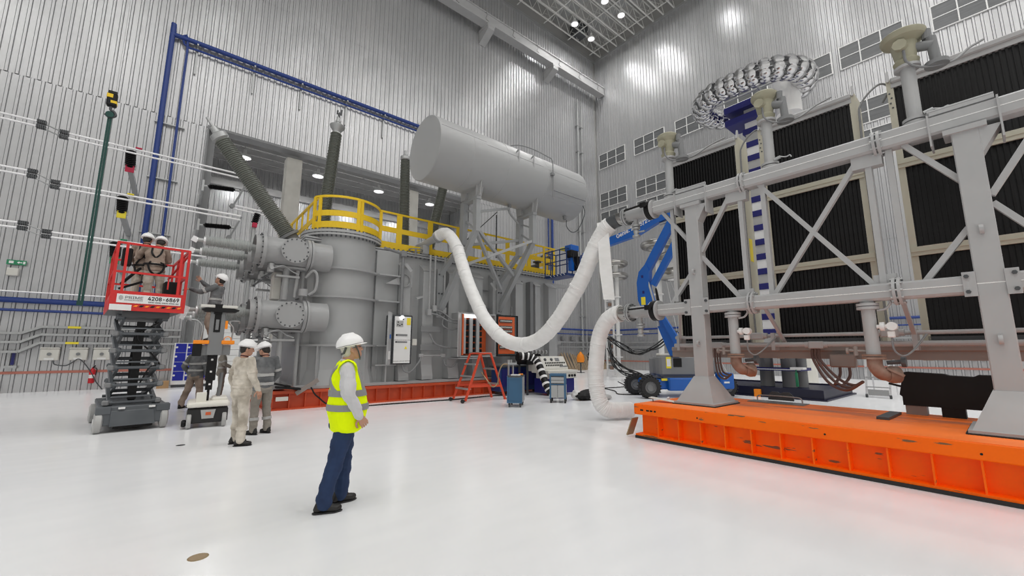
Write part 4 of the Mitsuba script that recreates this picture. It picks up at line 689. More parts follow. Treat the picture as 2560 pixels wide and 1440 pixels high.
pf = s_('platform', cat(box((0.0, 0.0, 2.42), (1.16, 2.3, 2.50)), box((0.2, 0.1, 2.28), (0.96, 2.2, 2.42))), 'm_darkgrey', sl)
for q in (box((0.0, -0.02, 2.50), (1.16, 0.0, 2.80)), box((-0.02, 0.0, 2.43), (0.0, 2.3, 2.72)), box((1.16, 0.0, 2.43), (1.18, 2.3, 2.72)), box((0, 2.3, 2.5), (1.16, 2.32, 2.7)), box((-0.02, -0.02, 2.40), (1.18, 0.02, 2.50))): s_('toe_board', q, 'm_liftred', pf)
R = []
def rl(a, b, w=0.042): return bar(a, b, w, w)
for z in (3.79, 3.19):
    R += [rl((0, 0, z), (1.16, 0, z)), rl((0, 0, z), (0, 2.3, z)), rl((1.16, 0, z), (1.16, 2.3, z)), rl((0, 2.3, z), (1.16, 2.3, z))]
for q in R: s_('guard_rail', q, 'm_liftred', pf)
_pp = [(0, 0), (0.14, 0), (1.03, 0), (1.16, 0), (0, 1.15), (1.16, 0.75), (1.16, 1.5), (0, 2.3), (1.16, 2.3)]
for x, y in _pp: s_('post', cat(rl((x, y, 2.5), (x, y, 3.80), 0.045)), 'm_liftred', pf)
s_('drop_bar', cat(rl((1.16, 0.1, 3.7), (0.95, 1.0, 3.25), 0.03), rl((0.86, 0.05, 3.15), (0.86, 0.05, 2.9), 0.025), rl((1.04, 0.05, 3.15), (1.04, 0.05, 2.9), 0.025)), 'm_liftred', pf)
s_('control_box', box((0.08, 0.15, 3.35), (0.24, 0.35, 3.72), 0.02), 'm_black', pf)
s_('battery_case', box((0.82, 0.2, 2.5), (1.07, 0.5, 3.1), 0.02), 'm_black', pf)
s_('gate_arm', cat(rl((0.12, 0.1, 2.95), (0.4, 0.35, 3.35), 0.04), rl((0.1, 0.12, 2.85), (0.45, 0.3, 3.05), 0.04)), 'm_black', pf)
sg = s_('sign_board', box((0.08, -0.032, 2.555), (1.10, -0.02, 2.735)), 'm_white', pf, label='white sign with a phone number')
def stext(sx, x, z, h, w=None, bold=True): return text(sx, h, (x, -0.033, z), (1, 0, 0), (0, 0, 1), 0.003, bold, w)
s_('lettering', stext('4208-6869', 0.55, 2.635, 0.075, 0.52), 'm_black', sg)
s_('lettering', stext('PRIME', 0.20, 2.64, 0.055, 0.28), 'm_midgrey', sg)
s_('small_print', cat([box((0.57+0.028*i, -0.036, 2.58), (0.57+0.028*i+(0.012 if i % 4 == 3 else 0.021), -0.033, 2.605)) for i in range(18)], [box((0.2+0.026*i, -0.036, 2.605), (0.217+0.026*i, -0.033, 2.622)) for i in range(11)]), 'm_midgrey', sg)
s_('emblem', prism([(0, 0), (0.03, -0.02), (0.06, 0.02), (0.05, 0.07), (0.01, 0.09), (-0.01, 0.05)], (0.12, -0.036, 2.62), (1, 0, 0), (0, 0, 1), (0, 1, 0), 0.003), 'm_reflectlight', sg)
s_('notice_plate', box((-0.01, -0.04, 2.40), (0.32, -0.03, 2.52)), 'm_white', pf)
for i in range(9): s_('hazard_stripe', prism([(0, 0), (0.055, 0), (0.085, 0.035), (0.03, 0.035)], (0.34+0.088*i, -0.028, 2.485), (1, 0, 0), (0, 0, 1), (0, 1, 0), 0.006), 'm_safetyorange' if i % 2 == 0 else 'm_black', pf)
# ================================================================ small mast lift
ml = thing('mast_lift', 'small vertical mast lift with cream base and orange platform edge', 'personnel lift')
MM = placer(0.50, 11.0, math.radians(-3))
def m_(name, me, m, parent, smooth=False, label=None): return obj(name, put(me, MM), m, parent, smooth, label=label)
mb = m_('base', cat(box((-0.02, 0.02, 0.10), (0.68, 0.95, 0.40), 0.03), box((-0.06, 0.1, 0.42), (0.02, 0.5, 0.44))), 'm_rubber', ml, 30)
m_('cover', cat(box((-0.04, -0.02, 0.42), (0.70, 1.0, 0.52), 0.03), box((0.10, 0.12, 0.5), (0.28, 0.2, 0.72), 0.01), box((0.38, 0.3, 0.5), (0.66, 0.9, 0.58), 0.02)), 'm_drum', mb, 30)
m_('badge', prism([(-0.10, 0.0), (0.10, 0.0), (0.13, 0.18), (-0.13, 0.18)], (0.33, 0.0, 0.19), (1, 0, 0), (0, 0, 1), (0, 1, 0), 0.03), 'm_reflectlight', mb)
m_('badge_plate', cat(box((0.29, -0.008, 0.26), (0.38, 0.0, 0.32))), 'm_copper', mb)
m_('bumper', cat(box((-0.10, 0.0, 0.05), (-0.02, 0.3, 0.16), 0.02)), 'm_black', mb)
for x, y in ((0.02, 0.06), (0.62, 0.06), (0.0, 0.85), (0.64, 0.85)): m_('wheel', lathe([(0, 0), (0.13, 0), (0.15, 0.015), (0.15, 0.065), (0.13, 0.08), (0, 0.08)], (x-0.04, y, 0.15), (1, 0, 0), 24), 'm_reflectlight', ml, 30)
m_('mast', cat(box((0.22, 0.34, 0.95), (0.40, 0.5, 1.55), 0.01), box((0.24, 0.35, 0.75), (0.36, 0.48, 0.96)), cyl((0.30, 0.4, 0.5), (0.30, 0.4, 0.8), 0.025, 10)), 'm_black', ml)
m_('bolt_plate', cat([box((0.29, 0.33, z), (0.33, 0.345, z+0.04)) for z in (0.85, 1.12, 1.38)]), 'm_white', ml)
mc = m_('carriage', cat(box((0.19, 0.25, 1.50), (0.47, 0.48, 2.50), 0.01), box((-0.04, 0.3, 1.5), (0.62, 0.45, 1.72), 0.01)), 'm_midgrey', ml)
m_('chain_slot', cat(box((0.27, 0.24, 2.0), (0.39, 0.26, 2.55)), box((0.25, 0.22, 2.4), (0.40, 0.5, 2.62))), 'm_black', mc)
m_('slot_cover', box((0.30, 0.232, 2.05), (0.36, 0.242, 2.28)), 'm_midgrey', mc)
m_('control_case', box((-0.06, 0.24, 1.48), (0.10, 0.4, 1.74), 0.01), 'm_black', mc)
mp = m_('platform', cat(box((-0.06, 0.22, 1.74), (0.22, 1.05, 1.82), 0.01), box((0.44, 0.22, 1.74), (0.68, 1.05, 1.82), 0.01), box((-0.06, 0.45, 1.74), (0.68, 1.05, 1.80))), 'm_safetyorange', ml)
for q in (box((0.0, 0.2, 2.53), (0.26, 0.28, 2.60), 0.01), box((0.39, 0.2, 2.53), (0.68, 0.28, 2.60), 0.01)): m_('top_rail', q, 'm_offwhite', mp)
m_('black_shelf', cat(prism([(0.02, 0), (0.08, -0.05), (0.35, -0.06), (0.64, -0.05), (0.72, 0.0), (0.60, 0.03), (0.1, 0.03)], (0, 0.18, 2.50), (1, 0, 0), (0, 0, 1), (0, 1, 0), 0.3)), 'm_black', mp)
for x in (0.06, 0.62):
    m_('hand_rail', cat(tube(smoothpath([(x, 0.4, 1.82), (x+0.02, 0.4, 2.1), (x-0.08, 0.42, 2.25), (x-0.25 if x < 0.3 else x+0.12, 0.5, 2.27), (x-0.3 if x < 0.3 else x+0.15, 0.9, 2.25)], 6), 0.016, 8)), 'm_galv', mp, 40)
m_('hook', cat(bar((0.50, 0.3, 2.08), (0.50, 0.3, 2.26), 0.06, 0.05), pipe((0.55, 0.3, 1.84), (0.55, 0.34, 1.84), 0.06, 0.075, 16)), 'm_safetyorange', mp)
m_('prop', cat(cyl((0.50, 0.7, 0.5), (0.52, 0.7, 1.1), 0.035, 12)), 'm_midgrey', ml, 30)
# ================================================================ blue articulated boom lift
bl = thing('boom_lift', 'blue articulated boom lift with grey turntable and black wheels behind the cooler frame', 'boom lift')
ang = math.atan2(6.3-8.1, 15.45-12.85)
BM = placer(12.85, 8.1, ang)            # local x: along the machine, y: to its left
def b_(name, me, m, parent, smooth=False, label=None): return obj(name, put(me, BM), m, parent, smooth, label=label)
L = 3.0
bc = b_('chassis', cat(box((0.2, 0.25, 0.28), (2.9, 1.5, 0.62), 0.05), box((0.75, 0.05, 0.25), (2.3, 0.3, 0.68), 0.04), box((2.6, 0.0, 0.3), (3.1, 0.4, 0.85), 0.05)), 'm_blue', bl, 30)
b_('sticker', cat(box((0.55, 0.2, 0.58), (0.75, 0.252, 0.66))), 'm_yellow2', bc)
b_('sticker', cat(box((2.7, -0.006, 0.65), (2.85, 0.0, 0.74)), box((2.7, -0.006, 0.5), (2.9, 0.0, 0.56))), 'm_white', bc)
for x, y in ((0.05, 0.1), (2.98, 0.35), (0.1, 1.55), (2.9, 1.6)):
    w = b_('wheel', lathe([(0.2, -0.02), (0.24, -0.03), (0.33, -0.02), (0.365, 0.03), (0.37, 0.12), (0.365, 0.2), (0.33, 0.25), (0.2, 0.25)], (x, y-0.1, 0.37), (0, 1, 0), 36), 'm_rubber', bl, 30)
    b_('rim', lathe([(0, 0.03), (0.10, 0.02), (0.12, -0.01), (0.13, 0.02), (0.19, 0.03), (0.215, -0.02), (0.22, 0.1)], (x, y-0.1, 0.37), (0, 1, 0), 28), 'm_midgrey', w, 30)
    b_('tread', cat([box((x-0.02, y-0.12, 0.725), (x+0.02, y+0.15, 0.755)) if False else put(box((-0.02, -0.12, 0.355), (0.02, 0.15, 0.385)), np.array(trimesh.transformations.translation_matrix([x, y, 0.37]) @ trimesh.transformations.rotation_matrix(2*math.pi*i/22, [0, 1, 0]))) for i in range(22)]), 'm_rubber', w)
    labels[w+'__tread'] = {'kind': 'stuff'}
tt = b_('turntable', cat(box((0.55, 0.3, 0.72), (2.6, 0.75, 1.45), 0.08), box((0.6, 0.95, 0.72), (2.6, 1.4, 1.4), 0.08), box((0.7, 0.4, 0.64), (2.4, 1.3, 0.8)), box((2.3, 0.4, 0.8), (2.75, 1.3, 1.3), 0.06)), 'm_midgrey', bl, 30)
b_('control_panel', box((1.05, 0.285, 1.05), (1.35, 0.31, 1.35)), 'm_black', tt)
b_('sticker', cat(box((0.78, 0.285, 1.0), (0.96, 0.302, 1.40))), 'm_yellow2', tt)
b_('sticker', box((0.80, 0.278, 1.07), (0.94, 0.29, 1.33)), 'm_white', tt)
b_('cap', box((0.6, 0.35, 1.43), (2.3, 0.72, 1.53), 0.04), 'm_offwhite', tt, 30)
# boom, in the vertical plane through (14.0, 7.4) and (13.3, 12.5); its members listed by their y and z there
def bp3(y, z, off=0.0): return V(14.0-0.1373*(y-7.4)+off, y, z)
def member(name, P, w, m='m_blue', off=0.0, parent=bl, label=None):
    poly = [(y, z) for y, z in P]
    d = V(-0.1373, 1, 0); d /= np.linalg.norm(d); n = V(d[1], -d[0], 0)
    Q = [((y-7.4)*math.hypot(1, 0.1373), z) for y, z in poly]
    return obj(name, prism(Q, V(14.0, 7.4, 0)-n*(w/2)+n*off, d, (0, 0, 1), n, w), m, parent, False, label=label)
member('riser', [(7.50, 1.4), (7.85, 1.45), (8.45, 3.05), (8.5, 3.4), (8.2, 3.3), (7.55, 1.75)], 0.22)
member('riser', [(7.2, 1.6), (7.45, 1.5), (8.1, 2.85), (8.02, 3.0)], 0.14, off=-0.18)
kn = member('knuckle', [(8.42, 2.95), (8.75, 3.05), (8.93, 3.5), (8.95, 4.2), (8.85, 4.6), (8.55, 4.9), (8.45, 4.6), (8.5, 4.0), (8.38, 3.5)], 0.30)
member('hole', [(8.66, 3.75), (8.74, 3.75), (8.74, 3.85), (8.66, 3.85)], 0.31, 'm_navy', parent=kn)
member('hole', [(8.68, 4.35), (8.76, 4.35), (8.76, 4.45), (8.68, 4.45)], 0.31, 'm_navy', parent=kn)
member('sticker', [(8.63, 3.32), (8.80, 3.32), (8.80, 3.62), (8.63, 3.62)], 0.312, 'm_yellow2', parent=kn)
member('upper_riser', [(8.82, 4.55), (8.50, 4.50), (7.20, 6.62), (7.40, 6.85)], 0.2)
member('upper_riser', [(8.48, 4.12), (8.30, 4.0), (7.05, 5.95), (7.18, 6.25)], 0.16, off=0.05)
mn = member('main_boom', [(10.15, 5.86), (10.12, 6.2), (8.85, 6.42), (8.15, 6.75), (7.15, 6.95), (7.0, 6.6), (8.05, 6.40), (8.9, 6.05)], 0.22, label='long upper boom with white lettering')
member('jib', [(11.4, 5.55), (11.35, 5.75), (10.1, 6.15), (10.1, 5.9)], 0.16)
d_ = V(-0.1373, 1, 0)/math.hypot(1, 0.1373); tn = V(-d_[1], d_[0], 0)
ex = -d_*math.cos(0.30)+V(0, 0, math.sin(0.30)); ey = V(0, 0, math.cos(0.30))+d_*math.sin(0.30)
obj('lettering', text('Genie. Z-45/25J', 0.155, bp3(9.72, 6.08)+tn*0.115, ex, ey, 0.012, True, 1.62), 'm_white', mn, False)
obj('cylinder', cat(cyl(bp3(8.28, 3.2, -0.1), bp3(8.55, 4.35, -0.1), 0.045, 12), cyl(bp3(8.2, 2.5, -0.1), bp3(8.28, 3.2, -0.1), 0.07, 12), cyl(bp3(8.0, 6.35), bp3(7.2, 6.45), 0.06, 12)), 'm_galv', bl, 30)
obj('hydraulic_hose', cat(tube(smoothpath([bp3(8.15, 3.1, -0.12), bp3(8.1, 3.3, -0.14), bp3(8.2, 3.9, -0.14), bp3(8.1, 3.0, -0.15), bp3(7.9, 2.6, -0.12)], 6), 0.03, 7)), 'm_black', bl)
# its basket beside the transformer's far end
bk = obj('basket', cat(box((12.75, 11.7, 4.78), (13.45, 13.0, 4.88)), *[bar(a, b, 0.035, 0.035) for z in (5.95, 5.45) for a, b in (((12.75, 11.7, z), (12.75, 13.0, z)), ((12.75, 13.0, z), (13.45, 13.0, z)), ((13.45, 11.7, z), (13.45, 13.0, z)), ((12.75, 11.7, z), (13.45, 11.7, z)))], *[bar((x, y, 4.85), (x, y, 5.95), 0.03, 0.03) for x, y in ((12.75, 11.7), (12.75, 12.1), (12.75, 12.55), (12.75, 13.0), (13.1, 13.0), (13.45, 13.0), (13.45, 12.3), (13.45, 11.7), (13.1, 11.7))]), 'm_basket', bl, False)
obj('console', cat(box((12.9, 11.55, 5.85), (13.4, 11.95, 6.12), 0.03), box((12.95, 11.6, 5.0), (13.2, 11.8, 5.85))), 'm_blue', bk, False)
obj('console_face', cat(box((12.86, 11.52, 5.55), (13.3, 11.85, 5.86), 0.02), box((13.1, 11.4, 5.0), (13.4, 11.6, 5.6), 0.02)), 'm_black', bk, False)
obj('pad', box((12.85, 11.95, 5.95), (13.3, 12.2, 6.06), 0.03), 'm_yellow2', bk, False)
obj('hazard_mark', cat([bar((12.735, 11.8+0.2*i, 4.80), (12.735, 11.88+0.2*i, 4.87), 0.01, 0.03) for i in range(5)]), 'm_white', bk, False)
obj('jib_link', cat(bar((13.2, 11.55, 5.0), (13.35, 11.35, 5.65), 0.12, 0.12), bar((13.3, 11.6, 4.85), (13.2, 11.45, 5.3), 0.10, 0.10)), 'm_basket', bk, False)
obj('cable', tube(smoothpath([(12.95, 11.5, 5.7), (12.8, 11.35, 5.35), (12.95, 11.3, 5.05), (13.15, 11.35, 5.2)], 5), 0.02, 6), 'm_black', bk)
# ================================================================ people
_U = trimesh.creation.icosphere(subdivisions=2).vertices
_U1 = trimesh.creation.icosphere(subdivisions=1).vertices
def _sp(p, r): return np.array(p, float) + _U*np.array(r, float)
def _hull(*pts): return m3.Manifold.hull_points(np.vstack(pts))
def _bone(p, r, q, s): return _hull(np.array(p)+_U1*r, np.array(q)+_U1*s)
def _union(L): return m3.Manifold.batch_boolean(L, m3.OpType.Add)
def _tri(M):
    m = M.to_mesh(); return trimesh.Trimesh(np.array(m.vert_properties[:, :3]), np.array(m.tri_verts), process=False)
def _smooth(M, l, it=8, fold=0.0, freq=9.0, seed=0, stretch=1.0):
    me = _tri(M.refine_to_length(l)); me.merge_vertices()
    trimesh.smoothing.filter_taubin(me, iterations=it)
    if fold:
        n = me.vertex_normals; v = np.array(me.vertices)
        k = meshkit.fbm(v*np.array([freq, freq, freq*stretch]), 3, seed)-0.5
        me.vertices = v + n*(k*2*fold)[:, None]
    return me
def _man(me):
    return m3.Manifold(m3.Mesh(vert_properties=np.asarray(me.vertices, np.float32), tri_verts=np.asarray(me.faces, np.uint32)))
def rotm(ax, a):
    return trimesh.transformations.rotation_matrix(a, ax)[:3, :3]
def hand(w, d, nrm, curl=0.5, side=1, l=0.006):
    """w wrist, d direction of the fingers, nrm back-of-hand normal, side +1 left hand; palm, four fingers and a thumb"""
    d = np.array(d, float); d /= np.linalg.norm(d); nrm = np.array(nrm, float); nrm -= d*(nrm @ d); nrm /= np.linalg.norm(nrm); s = np.cross(nrm, d)*side
    w = np.array(w, float); P = [_bone(w-d*0.02, 0.027, w+d*0.02, 0.026)]
    P.append(_hull(*[w+d*a+s*b+nrm*c+_U1*0.011 for a, b in ((0.01, -0.022), (0.01, 0.022), (0.088, -0.034), (0.088, 0.032)) for c in (-0.006, 0.006)]))
    for i, (b, ln) in enumerate(((0.032, 0.072), (0.011, 0.080), (-0.011, 0.075), (-0.032, 0.060))):
        p = w+d*0.088+s*b; dd = d.copy()
        for k, f in enumerate((0.45, 0.30, 0.25)):
            a = curl*(0.75+0.25*k)*(1+0.1*i); R = rotm(s*side, 0); dd = d*math.cos(curl*(0.6+0.7*k)) - nrm*math.sin(curl*(0.6+0.7*k))
            q = p+dd*ln*f; P.append(_bone(p, 0.0098-0.001*k, q, 0.0088-0.001*k)); p = q
    p = w+d*0.025+s*0.03
    for f, dd in ((0.040, d*0.55+s*0.75-nrm*0.35), (0.032, d*0.85+s*0.35-nrm*0.4), (0.024, d*0.95-nrm*0.3)):
        dd = dd/np.linalg.norm(dd); q = p+dd*f; P.append(_bone(p, 0.0115, q, 0.0095)); p = q
    me = _tri(_union(P).refine_to_length(l)); me.merge_vertices(); trimesh.smoothing.filter_taubin(me, iterations=4)
    return me
BASE = dict(hip=(0, 0, 0.93), chest=(0.0, 0, 1.30), neck=(-0.01, 0, 1.49), head=(0.025, 0, 1.635), hy=0.0, hp=0.0, hr=0.0,
            rs=(0, -0.185, 1.425), ls=(0, 0.185, 1.425), re=(-0.03, -0.25, 1.15), le=(-0.03, 0.25, 1.15), rw=(0.03, -0.25, 0.90), lw=(0.03, 0.25, 0.90),
            rk=(0.02, -0.10, 0.50), lk=(0.02, 0.10, 0.50), ra=(-0.02, -0.11, 0.09), la=(-0.02, 0.11, 0.09), rf=0.0, lf=0.0, belly=0.0,
            rd=None, ld=None, curl=0.5, bulk=1.0)
def person(pos, yaw, label, top, trouser, pose={}, skin='m_skin', hair='m_hair', vest=False, stripes=None, hairlen=0.02, group=None, scale=1.0, fine=0.022, harness=False, legstripe=False, beard=None, extra=None, stripem='m_reflectlight'):
    J = {**BASE, **pose}; g = lambda k: np.array(J[k], float)
    M = np.eye(4); c, s = math.cos(yaw), math.sin(yaw); M[:2, :2] = [[c, -s], [s, c]]; M[:3, :3] *= scale; M[:3, 3] = pos
    t = thing('person', label, 'person', group)
    def add(name, me, m, parent=None, smooth=True, lab=None):
        return obj(name, put(me, M), m, parent or t, smooth, label=lab)
    hip, chest, neck, head = g('hip'), g('chest'), g('neck'), g('head'); B = J['bulk']
    waist = hip*0.55+chest*0.45
    Rh = rotm([0, 0, 1], J['hy']) @ rotm([0, 1, 0], J['hp']) @ rotm([1, 0, 0], J['hr'])
    H = lambda x, y, z: head + Rh @ np.array([x, y, z], float)
    def hs(x, y, z, r): return H(x, y, z) + (np.array(_U)*np.array(r)) @ Rh.T
    # ---- body: one continuous surface
    Bn = [_hull(hs(-0.012, 0, 0.025, (0.098, 0.076, 0.088))), _hull(hs(0.005, 0, 0.01, (0.088, 0.070, 0.09)), hs(0.035, 0, -0.085, (0.045, 0.045, 0.03))), _hull(hs(0.04, 0, -0.06, (0.05, 0.05, 0.05))),
          _hull(hs(0.086, 0, 0.012, 0.010), hs(0.101, 0, -0.024, 0.011), hs(0.088, 0.011, -0.028, 0.009), hs(0.088, -0.011, -0.028, 0.009)), _hull(hs(0.078, 0, 0.032, (0.02, 0.05, 0.012)))]
    for y in (-1, 1): Bn.append(_hull(hs(-0.005, 0.078*y, -0.005, (0.016, 0.008, 0.030)), hs(0.004, 0.076*y, -0.025, (0.01, 0.007, 0.014))))
    Bn += [_bone(H(-0.02, 0, -0.05), 0.056, neck, 0.060), _hull(_sp(hip, (0.10, 0.14, 0.10)), _sp(chest, (0.10, 0.14, 0.10))), _hull(_sp(chest, (0.09, 0.13, 0.09)), _sp(neck-V(0, 0, 0.06), (0.06, 0.12, 0.04)))]
    for a, b, w in (('rs', 're', 'rw'), ('ls', 'le', 'lw')):
        Bn += [_bone(g(a), 0.05, g(b), 0.036), _bone(g(b), 0.036, g(w), 0.026)]
    for k, a, y in (('rk', 'ra', -0.09), ('lk', 'la', 0.09)):
        Bn += [_bone(hip+V(0, y, -0.03), 0.07, g(k), 0.045), _bone(g(k), 0.045, g(a), 0.032)]
    body = _man(_smooth(_union(Bn), 0.016, 3))
    parts = [body]
    for w, e, sd, dk in (('rw', 're', -1, 'rd'), ('lw', 'le', 1, 'ld')):
        d = g(w)-g(e); d = d/np.linalg.norm(d)
        d2 = d if J[dk] is None else np.array(J[dk], float)
        nr = np.array([0.15, sd*1.0, 0.0]) if abs(d2[2]) > 0.6 else np.array([0, sd*0.3, 1.0])
        parts.append(_man(hand(g(w)-d*0.0, d2, nr, J['curl'], sd, 0.012)))
    add('body', _tri(_union(parts)), skin, smooth=40)
    ey = [trimesh.Trimesh(hs(0.080, y, 0.010, 0.0085), trimesh.creation.icosphere(subdivisions=2).faces, process=False) for y in (-0.03, 0.03)]
    add('eye', ey[0], 'm_hair'); add('eye', ey[1], 'm_hair')
    add('mouth', trimesh.Trimesh(hs(0.081, 0, -0.058, (0.007, 0.020, 0.004)), trimesh.creation.icosphere(subdivisions=2).faces, process=False), 'm_lip')
    # ---- hair below the helmet
    hr = [_hull(hs(-0.02, 0, 0.03, (0.098, 0.082, 0.075))), _hull(hs(-0.055, 0, -0.01, (0.058, 0.074, 0.055+hairlen)))]
    if beard: hr.append(_hull(hs(0.045, 0, -0.085, (0.05, 0.05, 0.03)), hs(0.06, 0, -0.07, (0.035, 0.04, 0.02))))
    add('hair', _smooth(_union(hr), 0.02, 3), hair)
    # ---- helmet
    dome = _hull(hs(-0.012, 0, 0.052, (0.146, 0.120, 0.128))[np.array(_U)[:, 2] > -0.12])
    brim = _hull(hs(-0.012, 0, 0.044, (0.149, 0.123, 0.008)), hs(0.075, 0, 0.036, (0.098, 0.088, 0.006)))
    rid = _hull(hs(0.025, 0, 0.158, (0.035, 0.020, 0.026)), hs(-0.05, 0, 0.158, (0.035, 0.020, 0.026)))
    hk = add('helmet', _smooth(_union([dome, brim, rid]), 0.012, 3), 'm_helmet', smooth=50)
    if vest:
        add('chin_strap', tube([H(0.035, -0.083, 0.05), H(0.055, -0.076, -0.03), H(0.062, -0.05, -0.105), H(0.06, 0, -0.125), H(0.062, 0.05, -0.105), H(0.055, 0.076, -0.03), H(0.035, 0.083, 0.05)], 0.007, 6), 'm_darkgrey', hk, 40)
        add('suspension', tube([H(-0.06, -0.088, 0.03), H(-0.09, -0.06, -0.02), H(-0.11, 0, -0.03), H(-0.09, 0.06, -0.02), H(-0.06, 0.088, 0.03)], 0.013, 6), 'm_darkgrey', hk, 40)
        add('glasses', cat(tube([H(0.0, -0.082, 0.012), H(0.085, -0.068, 0.016), H(0.098, -0.03, 0.012), H(0.100, 0, 0.016), H(0.098, 0.03, 0.012), H(0.085, 0.068, 0.016), H(0.0, 0.082, 0.012)], 0.003, 5)), 'm_darkgrey')
    # ---- jacket
    up = chest-hip; dz = lambda f: hip*(1-f)+chest*f
    def torso(o=0.0, lo=-0.22):
        S = [(dz(lo), (0.134-J['belly']*0.3, 0.182, 0.05)), (dz(0.25), (0.126+J['belly'], 0.172, 0.06)), (dz(0.6), (0.118+J['belly']*0.7, 0.168, 0.07)), (chest, (0.122, 0.180, 0.07)), (chest+V(0, 0, 0.10)+(neck-chest-V(0, 0, 0.19))*0.5, (0.095, 0.165, 0.045)), (neck-V(0, 0, 0.035), (0.058, 0.085, 0.025))]
        sh = V(J['belly']*0.45, 0, 0)
        S = [(p+(sh if 0 < i < 3 else 0), np.array(r)*B+o) for i, (p, r) in enumerate(S)]
        L = [_hull(_sp(*S[i]), _sp(*S[i+1])) for i in range(len(S)-1)]
        for a in ('rs', 'ls'): L.append(_hull(g(a)+_U1*(0.068*B+o), _sp(neck-V(0, 0, 0.06), (0.045+o, 0.06, 0.03))) if o < 0.03 else _hull(g(a)*V(1, 0.94, 1)+_U1*(0.056+o), _sp(neck-V(0, 0, 0.06), (0.05+o, 0.06, 0.03+o))))
        return _union(L)
    def sleeve(a, b, w, o=0.0): return _union([_bone(g(a), 0.072*B+o, g(b), 0.062*B+o), _bone(g(b), 0.062*B+o, g(w)*0.9+g(b)*0.1, 0.047*B+o), _bone(g(w)*0.9+g(b)*0.1, 0.046+o, g(w), 0.040+o)])
    jk = _union([torso(), sleeve('rs', 're', 'rw'), sleeve('ls', 'le', 'lw')])
    kj = add('jacket', _smooth(jk, fine, 5, 0.019, 7.5, 1, 1.5), top, smooth=True, lab='light long-sleeved shirt' if vest else None)
    add('collar', tube([neck+V(0.052*math.cos(a), 0.062*math.sin(a), 0.012-0.012*math.cos(a)) for a in np.linspace(0.5, 5.8, 12)], 0.016 if vest else 0.010, 8), top if vest else 'm_maroon', kj, 40)
    # ---- trousers
    def leg(k, a, y, o=0.0, f=0): return _union([_bone(hip+V(0, y, -0.05), 0.098*B+o, g(k), 0.074*B+o), _bone(g(k), 0.074*B+o, g(a)+V(0, 0, 0.07), 0.066*B+o), _bone(g(a)+V(0, 0, 0.07), 0.068*B+o, g(a)+V(0.005, 0, 0.0), 0.062*B+o)])
    trz = _union([_hull(_sp(hip+V(0, 0, 0.06), (0.115*B, 0.155*B, 0.06)), _sp(hip-V(0.02, 0, 0.08), (0.130*B, 0.160*B, 0.08))), leg('rk', 'ra', -0.088), leg('lk', 'la', 0.088)])
    kt = add('trousers', _smooth(trz, fine, 5, 0.017, 8.5, 2, 1.8), trouser)
    # ---- shoes
    for a, f in (('ra', 'rf'), ('la', 'lf')):
        p = g(a); Rf = rotm([0, 0, 1], J[f]); q = lambda x, y, z: p*V(1, 1, 0)+Rf @ np.array([x, y, z], float) + V(0, 0, p[2]-0.09)
        sh = _union([_hull(*[q(x, y, z)+_U1*r for x, y, z, r in ((-0.06, 0, 0.045, 0.035), (-0.03, 0, 0.10, 0.042), (0.05, 0, 0.075, 0.035))]), _hull(*[q(x, y, z)+_U1*r for x, y, z, r in ((0.02, 0, 0.055, 0.042), (0.14, 0.005, 0.038, 0.032), (0.11, -0.018, 0.038, 0.03), (0.11, 0.022, 0.038, 0.03))])])
        ks = add('shoe', _smooth(sh, 0.014, 3), 'm_shoe', smooth=50)
        so = _hull(*[q(x, y, 0.010)+_U1*np.array([r, r, 0.009]) for x, y, r in ((-0.07, 0, 0.034), (0.10, 0, 0.048), (0.15, 0.005, 0.03))])
        add('sole', _tri(so), 'm_rubber', ks, 40)
    # ---- reflective bands and vest
    def band(M0, z0, z1): return M0 ^ m3.Manifold.cube((2, 2, z1-z0), True).translate((0, 0, (z0+z1)/2))
    if vest:
        cutc = [m3.Manifold.hull_points(np.vstack([g(a)+V(0.0, sy*dx, dz_)+_U1*V(0.100, 0.012, 0.150) for dx, dz_ in ((0.012, -0.06), (0.14, -0.06))])) for a, sy in (('rs', -1), ('ls', 1))]
        def vsolid(o, lo=-0.27):
            m = torso(o, lo)
            for q in cutc: m = m - q
            m = m - m3.Manifold.hull_points(neck+V(0.02, 0, 0.02)+_U1*V(0.085, 0.085, 0.06))
            return m
        kv = add('vest', _smooth(vsolid(0.026), 0.02, 3, 0.008, 7.0, 5), 'm_vest', smooth=40, lab='bright yellow-green safety vest with grey reflective bands')
        vo = vsolid(0.034)
        for z0, z1 in ((0.98, 1.045), (1.125, 1.19)): add('reflective_band', _smooth(band(vo, z0, z1), 0.05, 0), 'm_reflect', kv, 40)
        back = m3.Manifold.cube((0.6, 1.2, 1.2), True).translate((-0.335, 0, 1.3))
        for sg in (-1, 1):
            sl = m3.Manifold.cube((2, 2, 0.062), True).rotate((sg*47, 0, 0)).translate((0, 0, 1.335))
            add('reflective_band', _smooth((vo ^ back ^ sl) - m3.Manifold.cube((2, 2, 1), True).translate((0, 0, 0.66)), 0.05, 0), 'm_reflect', kv, 40)
            fs = m3.Manifold.cube((0.6, 0.06, 0.5), True).translate((0.36, sg*0.105, 1.40))
            add('reflective_band', _smooth(vo ^ fs, 0.05, 0), 'm_reflect', kv, 40)
    if stripes:
        to = torso(0.010)
        for z0, z1 in stripes: add('reflective_band', _smooth(band(to, z0, z1), 0.05, 0, 0.015, 7.5, 1, 1.5), stripem, kj, 40)
        for a, b, w in (('rs', 're', 'rw'), ('ls', 'le', 'lw')):
            d = g(b)-g(a); n = np.linalg.norm(d)
            for f in (0.62,):
                p = g(a)+d*f; q = p+d*0.05/n; r = 0.072+(0.062-0.072)*f+0.010
                add('reflective_band', cyl(p, q, r*B, 18), stripem, kj, 40)
